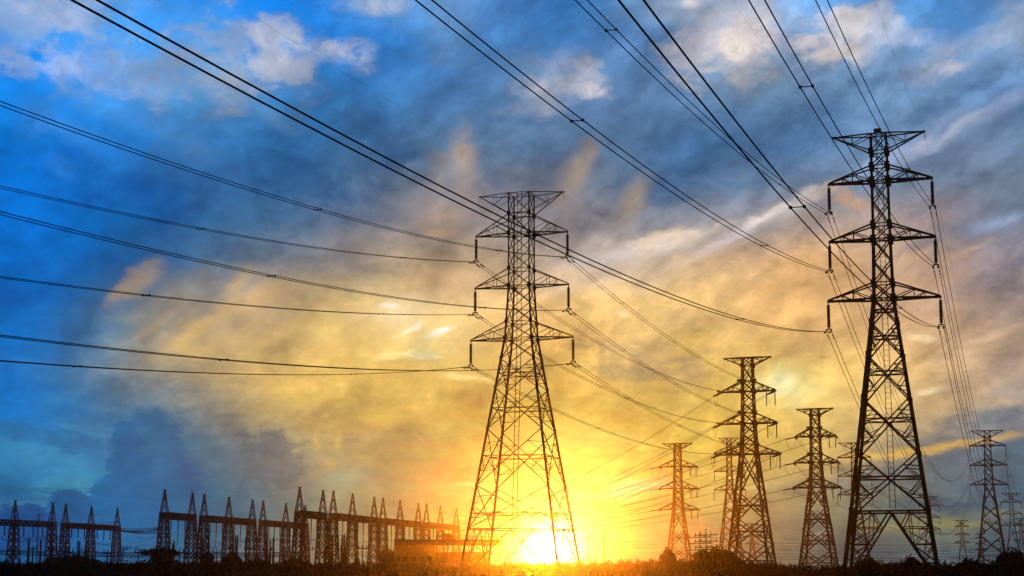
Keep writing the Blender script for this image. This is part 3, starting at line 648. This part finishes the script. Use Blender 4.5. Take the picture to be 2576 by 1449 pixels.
# ------------------------------------------------------------------ tension pylons: strain strings and jumpers
def strain(P, who, din, dout, jump=True):
    """strain strings along the incoming / outgoing wire directions; stores wire ends"""
    P.att_in = {}; P.att_out = {}
    L = 3.6
    for lv in range(3):
        for sx in (-1, 1):
            tip = P.world(P.tip[(lv, sx)]) - Vector((0, 0, .1)); ends = []
            for tg, d, nm in (('att_in', din, 'facing the next pylon'), ('att_out', dout, 'facing the substation')):
                d = d.normalized(); T = thing('strain_insulator', f'taut insulator string, {LV[lv]} {SD[sx]} arm of {who}, {nm}', 'insulator', tip, 0, 'strain insulators on the tension pylons')
                q = d.to_track_quat('-Z', 'Y'); pr = string_profile(14, L, .15, .07)
                for s in (-1, 1):
                    m = MB(); m.lathe(pr, 8); e = Vector((d.y, -d.x, 0)).normalized() * (.2 * s)
                    m.v = [q @ v + e for v in m.v]; m.build('disc_stack', PORC, T)
                m = MB(); e = Vector((d.y, -d.x, 0)).normalized(); m.bar(d * L - e * .3, d * L + e * .3, .1); m.build('yoke', DARKST, T)
                ends.append(tip + d * (L + .1)); getattr(P, tg)[(lv, sx)] = ends[-1]
            a, b = ends; m = MB(); pts = []
            for i in range(17):
                f = i / 16; p = L3(a, b, f); p = p + (tip - p) * 0 - Vector((0, 0, 2.6 * (1 - (2 * f - 1) ** 2)))
                pts.append(p - a)
            o = MB(); o.tube(pts, .035, 5); ob = o.build('jumper_cable', ALU); ob.location = a
            tag(ob, f'drooping jumper cable under the {LV[lv]} {SD[sx]} arm of {who}', 'cable', 'jumper cables')
    # upright support strings under the right arms
    for lv in range(3):
        for f_, nm in ((.97, 'outer'), (.66, 'inner')):
            loc = P.world((P.tip[(lv, 1)].x * f_, .3, P.tip[(lv, 1)].z)) - Vector((0, 0, .1))
            T = thing('insulator_string', f'{nm} upright insulator string under the {LV[lv]} right arm of {who}', 'insulator', loc, 0, 'jumper support insulators')
            m = MB(); m.lathe(string_profile(12, 3.0, .14), 8); m.build('disc_stack', PORC, T)
            m = MB(); m.tube([(-.12, 0, -3.), (0, 0, -3.2), (.12, 0, -3.)], .06, 5); m.build('clamp', DARKST, T)
def dirn(a, b, dz): v = Vector(b) - Vector(a); v.z = 0; v.normalize(); v.z = dz; return v
GATE = Vector((pt(1110, 1320, 585.).x, 585., 0))      # where the substation gantries receive the lines
strain(T3, 'the thick dark pylon', dirn((T3.X, T3.Y, 0), (T1.X, T1.Y, 0), .03), dirn((T3.X, T3.Y, 0), GATE, -.10))
strain(T4, 'the second dark pylon', dirn((T4.X, T4.Y, 0), (T7.X, T7.Y, 0), -.06), dirn((T4.X, T4.Y, 0), GATE, -.08))
strain(T5, 'the orange pylon', dirn((T5.X, T5.Y, 0), (T15.X, T15.Y, 0), -.05), dirn((T5.X, T5.Y, 0), GATE, -.08))
join(T1, T3, 'pylon above the sun to thick dark pylon', damp=True, r=.03)
join(T2, T8, 'largest pylon to far right pylon', damp=True, r=.033, n=70, b=.00046)
join(T8, T9, 'far right pylon to small right edge pylon', r=.03, b=.0004)
join(T7, T12, 'half hidden pylon to the distant one beyond', r=.03, b=.0004)
join(T7, T4, 'second dark pylon to half hidden pylon', r=.03, b=.0005)
for P, who, vz, dx in ((T3, 'the thick dark pylon', (17, 15.5, 14), 0), (T4, 'the second dark pylon', (16, 14.5, 13), -6), (T5, 'the orange pylon', (15, 13.5, 12), 5)):
    for lv in range(3):
        for sx in (-1, 1):
            A = P.att_out[(lv, sx)]; B = GATE + Vector((dx + sx * 2.2 + lv * 1.2, lv * 8, vz[lv]))
            fn, L, pp = cat(A, B, .00035)
            span(f'twin wires, {LV[lv]} {SD[sx]} arm of {who}, falling to the substation', fn, L, pp, .03, [L * .3, L * .6], (), n=30, group='wires running into the substation')
# thin earth wires
def earth(label, fn, L, r=.006):
    o0 = fn(0); m = MB(); m.tube([fn(L * i / 60) - o0 for i in range(61)], r, 4); o = m.build('earth_wire', ALU); o.location = o0
    tag(o, label, 'wire', 'thin earth wires at the pylon tops')
for P, who, hd_ in ((T1, 'the pylon above the sun', 196), (T2, 'the largest pylon', 198)):
    for sx in (-1, 1):
        A = P.world(P.tip[('p', sx)]); h = R(hd_); hv = Vector((math.sin(h), math.cos(h), 0))
        earth(f'hair thin earth wire from the {SD[sx]} peak of {who} running forward', lambda t, A=A, hv=hv: A + hv * t + Vector((0, 0, -.12 * t + .00036 * t * t)), 340)
for PA, PB, who in ((T1, T3, 'pylon above the sun to thick dark pylon'), (T2, T8, 'largest pylon to far right pylon')):
    for sx in (-1, 1):
        fn, L, _ = cat(PA.world(PA.tip[('p', sx)]), PB.world(PB.tip[('p', sx)]), .0003)
        earth(f'hair thin earth wire, {SD[sx]} peak, {who}', fn, L)

# ------------------------------------------------------------------ substation gantries
def column(m, c, yaw, H, zb, w0, w1, sp):
    """tapered lattice column with a spire above the beam"""
    rot = Matrix.Rotation(yaw, 3, 'Z')
    def P(k, h, w): x, y = ((-1, -1), (1, -1), (1, 1), (-1, 1))[k % 4]; return Vector(c) + rot @ Vector((x * w / 2, y * w / 2, h))
    hs = [0, 3.2, 6.0, 8.4, 10.4, 12.2, 13.8, 15.2]; hs = [h * zb / 15.2 for h in hs]
    wd = lambda h: w0 + (w1 - w0) * h / zb
    for i in range(len(hs) - 1):
        for k in range(4):
            a, b = hs[i], hs[i + 1]
            m.bar(P(k, a, wd(a)), P(k, b, wd(b)), .34)
            m.bar(P(k, a, wd(a)), P(k + 1, b, wd(b)), .24); m.bar(P(k + 1, a, wd(a)), P(k, b, wd(b)), .24)
            m.bar(P(k, b, wd(b)), P(k + 1, b, wd(b)), .1)
    s = MB(); ks = [(zb, w1), (zb + (H - zb) * .33, w1 * .66), (zb + (H - zb) * .66, w1 * .36), (H, w1 * .1)]
    for i in range(3):
        for k in range(4):
            (a, wa), (b, wb) = ks[i], ks[i + 1]
            s.bar(P(k, a, wa), P(k, b, wb), .24); s.bar(P(k, a, wa), P(k + 1, b, wb), .15)
            s.bar(P(k, b, wb), P(k + 1, b, wb), .08)
    top = Vector(c) + Vector((0, 0, H)); ax = rot @ Vector((1, 0, 0))
    s.bar(top - ax * 1.15, top + ax * 1.15, .13)
    for q in (-1, 1): s.bar(top + ax * q * .75, top + ax * q * .75 - Vector((0, 0, .3)), .16)
    return s
GH = 24.
def gantry(cols, beam_px, label, zb_frac=.725, n_hang=3, hl=5., hr=.07):
    """cols: list of (u, vtop)"""
    pts = []
    for u, v in cols:
        D = (GH - CH) * F / (HORIZ - v) * .985; pts.append(Vector((pt(u, v, D).x, D, 0)))
    o = pts[0]; d = (pts[-1] - pts[0]).normalized(); yaw = math.atan2(d.y, d.x); Lg = (pts[-1] - pts[0]).length
    pts = [o + d * ((p - o).dot(d)) for p in pts]
    T = thing('substation_gantry', label, 'gantry', o, 0, 'substation gantries')
    zb = GH * zb_frac
    for p in pts:
        m = MB(); s = column(m, p - o, yaw, GH, zb, 3.4, 1.9, None); cobj = m.build('column', DARKST, T)
        s.build('spire', DARKST, cobj)
    m = MB(); a = -1.0; b = Lg + 1.0; perp = Vector((-d.y, d.x, 0)); h = 1.75; wd = .85
    for zt in (zb, zb - h):
        for q in (-1, 1): m.bar(d * a + perp * (q * wd) + Vector((0, 0, zt)), d * b + perp * (q * wd) + Vector((0, 0, zt)), .32)
    n = max(4, int((b - a) / 1.5)); st_ = (b - a) / n
    for i in range(n):
        x0, x1 = a + st_ * i, a + st_ * (i + 1)
        for q in (-1, 1):
            e = perp * (q * wd)
            m.bar(d * x0 + e + Vector((0, 0, zb if i % 2 else zb - h)), d * x1 + e + Vector((0, 0, zb - h if i % 2 else zb)), .3)
            m.bar(d * x0 + e + Vector((0, 0, zb)), d * x0 + e + Vector((0, 0, zb - h)), .26)
        m.bar(d * x0 - perp * wd + Vector((0, 0, zb)), d * x1 + perp * wd + Vector((0, 0, zb)), .22)
        m.bar(d * x0 - perp * wd + Vector((0, 0, zb - h)), d * x1 + perp * wd + Vector((0, 0, zb - h)), .22)
    m.build('beam', DARKST, T)
    return T, o, d, Lg, zb - h, pts
GDEF = [
 ([(-60, 1258), (60, 1263.5), (133, 1269.5)], 'leftmost gantry, its beam cut by the left picture edge'),
 ([(166, 1272.6), (232.5, 1278), (295.6, 1283.5)], 'three column gantry just left of the open gap in the row'),
 ([(414.8, 1236.7), (484.4, 1244.7)], 'tall two column gantry right of the open gap in the row'),
 ([(514.3, 1248), (577.4, 1255), (635.5, 1261.7)], 'three column gantry standing behind the flat topped tree and bushes'),
 ([(662.3, 1264.3), (715.7, 1270.5), (768, 1275.7)], 'lower three column gantry whose right end runs behind a taller one'),
 ([(754.2, 1231), (812.8, 1238.7)], 'tallest two column gantry in the middle of the substation'),
 ([(838.9, 1240), (892.2, 1247), (941.7, 1255)], 'three column gantry left of the low building'),
 ([(963.8, 1257.5), (1010, 1263.5), (1052.6, 1270)], 'orange lit gantry rising behind the left end of the low building'),
 ([(1073, 1271.8), (1112, 1277), (1148, 1283)], 'gantry fading into the glow nearest the sun'),
]
GANT = []
for cols, lb in GDEF:
    G_ = gantry(cols, None, lb); GANT.append(G_)
GSH = ('leftmost gantry', 'gantry left of the gap', 'gantry right of the gap', 'gantry behind the flat topped tree', 'lower middle gantry', 'tallest gantry', 'gantry left of the building', 'gantry behind the building', 'gantry nearest the sun')
for gi_, (T, o, d, Lg, zb, pts) in enumerate(GANT):
    long = gi_ >= 2
    nb = len(pts) - 1
    for b in range(nb):
        x0 = (pts[b] - o).dot(d); x1 = (pts[b + 1] - o).dot(d)
        for k in range(3):
            p = o + d * (x0 + (x1 - x0) * (.25 + .25 * k)) + Vector((0, 0, zb))
            lb = f'{"long thin dropper" if long else "stout insulator"} hanging under the beam of the {GSH[gi_]}'
            m = MB()
            if long: m.lathe([(.16, 0), (.16, -3.2), (.09, -3.3), (.09, -7.5)], 6)
            else: m.lathe(string_profile(9, 3.6, .26, .17), 7)
            ob = m.build('hanging_insulator', DARKST); ob.location = p
            tag(ob, lb, 'insulator', 'insulators hanging under the gantry beams')
# ------------------------------------------------------------------ substation yard equipment
def post(u, vtop, vbot, D, w, label, kind):
    a = pt(u, vtop, D); T = thing('apparatus_post', label, 'post', (a.x, D, 0), random.uniform(0, 1.5), 'apparatus posts in the substation yard')
    H = a.z; k = D / F
    m = MB(); m.bar((0, 0, 0), (0, 0, H * .55), w * 1.1); m.build('pedestal', DARKST, T)
    m = MB(); m.lathe([(w * .5, H * .55)] + [(w * (.62 if i % 2 else .42), H * (.55 + .4 * i / 14)) for i in range(1, 15)] + [(w * .3, H * .95), (w * .3, H)], 8); m.build('insulator_column', PORC, T)
    if kind:
        m = MB(); m.bar((-kind, 0, H), (kind, 0, H), .14); m.build('switch_arm', DARKST, T)
    return T
POSTS = [(73, 1354, 5), (103, 1357, 5), (130, 1359, 4), (165, 1358, 5), (196, 1359, 4), (200.5, 1359, 4), (218, 1347, 4), (438, 1357, 4), (434, 1366, 3), (593, 1348, 4), (597.5, 1346, 4), (619, 1350, 5),
 (670, 1351, 5), (680, 1356, 4), (688.5, 1350, 5), (713, 1358, 4), (830, 1345, 5), (836.5, 1345, 5), (861, 1347, 4), (866.5, 1343, 5), (872, 1352, 4), (508, 1350, 4), (512, 1352, 4), (525, 1362, 4)]
near_lb = {0: 'under the leftmost gantries', 1: 'beside the open gap and flat topped tree', 2: 'below the middle gantries', 3: 'left of the low building'}
for i, (u, v, w) in enumerate(POSTS):
    D = 430 + (i * 37) % 60 + (60 if u < 330 else 0); w *= 1.3
    z = 0 if u < 330 else 1 if u < 560 else 2 if u < 760 else 3
    post(u, v, 1415, D, (.62 if w > 6 else .46), f'dark {"thick" if w > 6 else "thin"} ribbed apparatus post standing {near_lb[z]}', .9 if i % 3 == 0 else 0)
# low bus supports with crossbars, seen as a tangle above the scrub
for i in range(22):
    u = -10 + i * 46 + random.uniform(-10, 10); D = random.uniform(330, 440); v = random.uniform(1380, 1392)
    a = pt(u, v, D); T = thing('bus_support', f'small T shaped bus support in the scrub at the foot of the {"leftmost" if u < 150 else "left" if u < 330 else "second" if u < 650 else "middle" if u < 830 else "right"} gantries', 'support', (a.x, D, 0), random.uniform(-.3, .3), 'bus supports in the substation yard')
    m = MB(); m.bar((0, 0, 0), (0, 0, a.z), .22); m.build('stem', DARKST, T)
    m = MB(); m.bar((-1.1, 0, a.z), (1.1, 0, a.z), .2)
    m.build('crossbar', DARKST, T)
    for q in (-.9, 0, .9): n_ = MB(); n_.lathe([(.1, a.z), (.16, a.z + .2), (.1, a.z + .35), (.16, a.z + .5), (.08, a.z + .8)], 6, (q, 0, 0)); n_.build('bushing', PORC, T)
# slack wires in the yard
def wire(label, A, B, sag, r=.06, group='slack wires strung through the substation'):
    A = Vector(A); B = Vector(B); m = MB(); m.tube([L3(A, B, i / 24) - A - Vector((0, 0, 4 * sag * (i / 24) * (1 - i / 24))) for i in range(25)], r, 4)
    o = m.build('yard_wire', ALU); o.location = A; tag(o, label, 'wire', group)
YW = [((302, 1329), (403, 1325.5)), ((302, 1331), (403, 1329)), ((302, 1333), (403, 1333)), ((302, 1336), (400, 1341)), ((304, 1335), (400, 1327.5)), ((304, 1335.5), (400, 1331.5)), ((304, 1336.5), (400, 1338)), ((145, 1316), (300, 1310.5)), ((145, 1319), (300, 1314))]
for i, (p, q) in enumerate(YW):
    wire(f'taut wire crossing the open gap between the left and tall two column gantries' if i < 7 else 'taut wire running between the two leftmost gantries', pt(*p, 560.), pt(*q, 470.), .4 + .1 * (i % 3), .09 if i < 7 else .06)
for i in range(46):
    u = random.uniform(0, 960); D = random.uniform(430, 520); v = random.uniform(1345, 1400); w_ = random.uniform(35, 110)
    wire(f'thin sagging yard wire low among the {"leftmost" if u < 300 else "second row" if u < 650 else "middle"} gantry feet', pt(u, v, D), pt(u + w_, v + random.uniform(-6, 6), D + 12), random.uniform(.4, 1.6), .065)
for i, v in enumerate((1386, 1389, 1393, 1396.5)):
    wire('long level bus bar running along the yard across the left half', pt(-40, v - 3, 400), pt(760, v + 3, 400), .5, .09)

# ------------------------------------------------------------------ low building
D = 470.
b0 = pt(996, 1358, D); b1 = pt(1262, 1358, D)
H = b0.z; BX = (b0.x + b1.x) / 2; BW = b1.x - b0.x
T = thing('substation_building', 'long low flat roofed building with open bays left of the sun', 'building', (BX, D, 0), R(-4))
m = MB(); m.box((0, 0, H - .35), BW, 9, .7); m.box((0, 0, H - 1.2), BW * .985, 8.4, 1.0); m.build('roof', ROOFM, T)
m = MB(); m.box((-BW * .32, .6, (H - 1.7) / 2), BW * .35, 7.2, H - 1.7); m.box((BW * .12, 2, (H - 3.6) / 2), BW * .5, 4.5, H - 3.6); m.build('wall', WALLM, T)
for i in range(9):
    x = -BW * .49 + BW * .98 * i / 8
    m = MB(); m.box((x, -3.7, (H - 1.7) / 2), .45, .45, H - 1.7); m.build('pillar', CONC, T)
for i in range(5):
    m = MB(); m.box((-BW * .47 + i * BW * .075, -3.03, 4.2), 1.3, .06, 1.4); m.build('window', GLASS, T)
m = MB(); m.box((BW * .0, 1.2, H + .85), 3.7, 3.6, 1.7); m.box((BW * .0, 1.2, H + 1.8), 4.1, 4., .2); m.build('rooftop_room', WALLM, T)

# ------------------------------------------------------------------ utility poles and their wires
def upole(u, v, D, tiers, label, half=2.4, r=.16):
    a = pt(u, v, D); T = thing('utility_pole', label, 'utility pole', (a.x, D, 0), R(12), 'utility poles')
    m = MB(); m.tube([(0, 0, 0), (0, 0, a.z)], r * 1.3, 8, r * .8); m.build('pole', CONC, T)
    for h in tiers:
        m = MB(); m.bar((-half, 0, a.z - h), (half, 0, a.z - h + .15), .17); m.build('crossarm', DARKST, T)
        for q in (-1, -.5, .5, 1):
            m = MB(); m.lathe([(.07, 0), (.13, .12), (.08, .2), (.12, .3), (.04, .42)], 6, (q * half * .93, 0, a.z - h + .1)); m.build('pin_insulator', PORC, T)
    return T
upole(1760.5, 1336, 330., (1.3, 2.6, 3.9, 5.0, 6.1), 'left of two multi armed poles beside the round bush')
upole(1775.5, 1329.5, 326., (1.4, 2.7, 3.9, 5.1, 6.2), 'right, taller of two multi armed poles beside the round bush')
upole(1480.5, 1340, 420., (1.6, 7.), 'leftmost pale pole in the glow right of the sun, two arms', 1.6)
upole(1496.7, 1342, 420., (), 'bare middle pole in the glow right of the sun', 1.6)
upole(1518.5, 1332, 410., (), 'thickest bare pole in the glow right of the sun', 1.6, .24)
for i, (va, vb, sg) in enumerate(((1352, 1357, 1.2), (1362, 1371, .8), (1368, 1376, .9), (1374, 1383, .7), (1384, 1387, .6), (1389, 1395, .6), (1394, 1400, .5), (1399, 1403, .5))):
    A = pt(1500, va, 420.); B = pt(1768, va - 2, 330.); Cc = pt(2700, vb - 14, 300.)
    wire(f'street wire number of many strung from the glow to the multi armed poles'.replace('number of many ', ''), A, B, sg, .028, 'low wires crossing the right half')
    wire('low street wire strung from the multi armed poles past the largest pylon\'s feet', B, Cc, sg + .8, .03, 'low wires crossing the right half')
# thin radio masts
for u, v, D, lb in ((98, 1268, 560., 'thin lattice radio mast rising behind the leftmost gantries'),):
    a = pt(u, v, D); m = MB()
    for k in range(3):
        an = k * 2.094; m.bar((.45 * math.cos(an), .45 * math.sin(an), 0), (.3 * math.cos(an), .3 * math.sin(an), a.z * .86), .1)
    for i in range(26):
        h = a.z * .86 * i / 26; h2 = a.z * .86 * (i + 1) / 26; k = i % 3
        p = lambda k, h: Vector((.42 * math.cos(k * 2.094), .42 * math.sin(k * 2.094), h))
        m.bar(p(k, h), p(k + 1, h2), .07); m.bar(p(k + 1, h), p(k + 2, h2), .07)
    m.bar((0, 0, a.z * .86), (0, 0, a.z), .07); m.bar((-.8, 0, a.z * .75), (.8, 0, a.z * .75), .08)
    o = m.build('radio_mast', DARKST); o.location = (a.x, D, 0); tag(o, lb, 'mast')

# ------------------------------------------------------------------ vegetation
rnd = random.Random(5)
def leaf(m, c, s):
    n = Vector((rnd.gauss(0, 1), rnd.gauss(0, 1), rnd.gauss(0, 1))).normalized(); a = n.orthogonal().normalized(); b = n.cross(a)
    w = s * rnd.uniform(.35, .6); k = len(m.v)
    m.v += [c - a * s, c + b * w, c + a * s, c - b * w]; m.f.append((k, k+1, k+2, k+3))
def blob(m, c, rx, ry, rz, n, s):
    for _ in range(n):
        d = Vector((rnd.gauss(0, 1), rnd.gauss(0, 1), rnd.gauss(0, 1))).normalized() * (rnd.random() ** .4)
        leaf(m, Vector(c) + Vector((d.x * rx, d.y * ry, d.z * rz)), s * rnd.uniform(.6, 1.3))
def tree(u, v, D, halfw, shape, label, cat='tree', name='tree', s=.3, dens=1.0, mt=None):
    a = pt(u, v, D); H = a.z; w = halfw * D / F
    T = thing(name, label, cat, (a.x, D, 0), rnd.uniform(0, 6), 'trees and bushes along the skyline')
    tr = MB(); th = H * (.55 if cat == 'tree' else .3)
    tr.tube([(0, 0, 0), (.05 * w, 0, th * .5), (0, .06 * w, th)], .07 * H * .5 + .06, 7, .05 + .02 * H)
    for k in range(5):
        an = k * 1.26 + rnd.uniform(-.3, .3); tr.tube([(0, 0, th * rnd.uniform(.5, .95)), (w * .35 * math.cos(an), w * .35 * math.sin(an), th + (H - th) * .3), (w * .6 * math.cos(an), w * .6 * math.sin(an), th + (H - th) * rnd.uniform(.4, .75))], .05 + .012 * H, 5, .02)
    tr.build('trunk', BARK, T)
    m = MB()
    if shape == 'flat':
        for k in range(9):
            x = rnd.uniform(-.85, .85) * w; y = rnd.uniform(-.5, .5) * w; blob(m, (x, y, H * (.80 + .14 * (1 - abs(x) / w))), w * .35, w * .3, H * .07, int(90 * dens), s)
        blob(m, (0, 0, H * .6), w * .75, w * .5, H * .32, int(500 * dens), s)
    else:
        k = 12 if shape == 'round' else 8
        for i in range(k):
            an = rnd.uniform(0, 6.28); rr = rnd.random() ** .5 * .72
            x = rr * w * math.cos(an); y = rr * w * .7 * math.sin(an); zt = H * (1 - .42 * rr ** 2)
            q = rnd.uniform(.22, .36); blob(m, (x, y, zt - H * q * .55), w * q * 1.1, w * q, H * q * .6, int(110 * dens), s)
        blob(m, (0, 0, H * .42), w * .86, w * .65, H * .45, int(900 * dens), s)
        for _ in range(int(30 * dens)):
            an = rnd.uniform(0, 6.28); x = rnd.uniform(-.8, .8) * w; leaf(m, Vector((x, 0, H * (1 - .45 * (x / w) ** 2) + rnd.uniform(-.2, .35))), s)
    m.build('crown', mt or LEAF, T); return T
tree(408, 1378, 250., 44, 'flat', 'flat topped spreading tree in front of the tall two column gantry', s=.34)
tree(523, 1390, 255., 22, 'round', 'small rounded tree at the foot of the three column gantry', s=.32)
tree(583, 1394, 250., 30, 'round', 'low wide bush right of the small rounded tree', 'bush', 'bush', .32)
tree(640, 1408, 240., 50, 'round', 'dark low bush under the lower three column gantry', 'bush', 'bush', .34)
tree(742, 1404, 260., 46, 'round', 'broad low bush at the foot of the tallest gantry', 'bush', 'bush', .32)
tree(975, 1380, 300., 24, 'round', 'dense tree against the left end of the low building', s=.36)
tree(898, 1402, 300., 8, 'round', 'tiny round shrub left of the low building', 'bush', 'bush', .28, .6)
tree(1679, 1383, 240., 25, 'round', 'rounded orange lit bush at the foot of the orange tension pylon', 'bush', 'bush', .3)
tree(1795, 1378, 215., 62, 'round', 'large domed bush in front of the thick dark tension pylon', 'bush', 'bush', .3, 1.6)
tree(1845, 1398, 214., 40, 'round', 'lower bush sloping down right of the large domed bush', 'bush', 'bush', .3)
tree(2548, 1386, 165., 60, 'round', 'black bush mound at the bottom right corner', 'bush', 'bush', .24, 1.4)
tree(2290, 1402, 150., 40, 'round', 'bushy clump in front of the largest pylon\'s right foot', 'bush', 'bush', .2)
tree(2180, 1406, 150., 40, 'round', 'bushy clump between the largest pylon\'s feet', 'bush', 'bush', .2)
tree(2440, 1410, 160., 55, 'round', 'low thicket at the far right pylon\'s foot', 'bush', 'bush', .22)
tree(185, 1398, 300., 95, 'round', 'broad dark thicket below the left three column gantry', 'bush', 'bush', .4, 1.3)
# foreground scrub: a continuous tangle nobody could count
TOP = [(-60, 1409), (80, 1410), (230, 1412), (330, 1408), (440, 1410), (560, 1408), (700, 1410), (800, 1412), (900, 1411), (1000, 1413), (1200, 1414), (1380, 1413), (1480, 1410), (1560, 1408), (1620, 1406), (1680, 1402),
       (1780, 1400), (1880, 1412), (1960, 1416), (2030, 1422), (2100, 1420), (2180, 1415), (2260, 1408), (2360, 1411), (2450, 1414), (2520, 1404), (2640, 1396)]
def topv(u):
    for (a, p), (b, q) in zip(TOP, TOP[1:]):
        if a <= u <= b: return p + (q - p) * (u - a) / (b - a)
    return 1410
m = MB()
for Dq, nn, dv in ((1.3, 380, 2), (1.15, 380, 4), (1.0, 360, 9), (.88, 320, 14)):
    for i in range(nn):
        u = -80 + 2740 * (i + rnd.random()) / nn
        v = topv(min(max(u, -60), 2640)) + dv + rnd.uniform(-3.5, 6)
        Dd = Dq * (260 if u < 1850 else 260 - 110 * min(1, (u - 1850) / 200)) * rnd.uniform(.95, 1.05); a = pt(u, v, Dd); H = max(a.z, .5); w = rnd.uniform(.5, 1.1) * (2740 / nn) * Dd / F * 1.5
        blob(m, (a.x, Dd, H * .55), w, w, H * .5, 34, .17 * Dd / 150)
        m.lathe([(w * .5, 0), (w * 1.05, H * .3), (w * .85, H * .62), (w * .4, H * .84), (.02, H * .9)], 7, (a.x, Dd, -.1))
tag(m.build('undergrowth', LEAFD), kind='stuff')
m = MB()
for i in range(2600):
    u = rnd.uniform(-60, 2640); 
    if rnd.random() > (1. if 1900 < u < 2250 else .35 if u > 1250 else .15): continue
    Dd = rnd.uniform(118, 200) * (1.6 if u < 1850 else 1.); v = topv(u) + rnd.uniform(-9, 4); a = pt(u, v, Dd); H = a.z
    lean = Vector((rnd.gauss(0, .35), rnd.gauss(0, .2), 0)); b0_ = Vector((a.x, Dd, max(0, H - 1.6)))
    k = len(m.v); w = .022
    p1 = b0_ + Vector((0, 0, 1.0)) + lean * .3; p2 = Vector((a.x, Dd, H)) + lean
    m.v += [b0_ - Vector((w, 0, 0)), b0_ + Vector((w, 0, 0)), p1 + Vector((w, 0, 0)), p1 - Vector((w, 0, 0)), p2]
    m.f += [(k, k+1, k+2, k+3), (k+3, k+2, k+4)]
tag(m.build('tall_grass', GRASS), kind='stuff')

# ------------------------------------------------------------------ haze
hz = bpy.data.materials.new('haze'); hz.use_nodes = True; t = hz.node_tree; t.nodes.clear()
pv_ = t.nodes.new('ShaderNodeVolumePrincipled'); ot = t.nodes.new('ShaderNodeOutputMaterial'); t.links.new(pv_.outputs[0], ot.inputs['Volume'])
pv_.inputs['Color'].default_value = (.96, .93, .9, 1); pv_.inputs['Density'].default_value = SIGMA; pv_.inputs['Anisotropy'].default_value = HG_G
m = MB(); m.box((0, 235, 24), 860, 990, 50.4)
tag(m.build('haze', hz), kind='stuff')
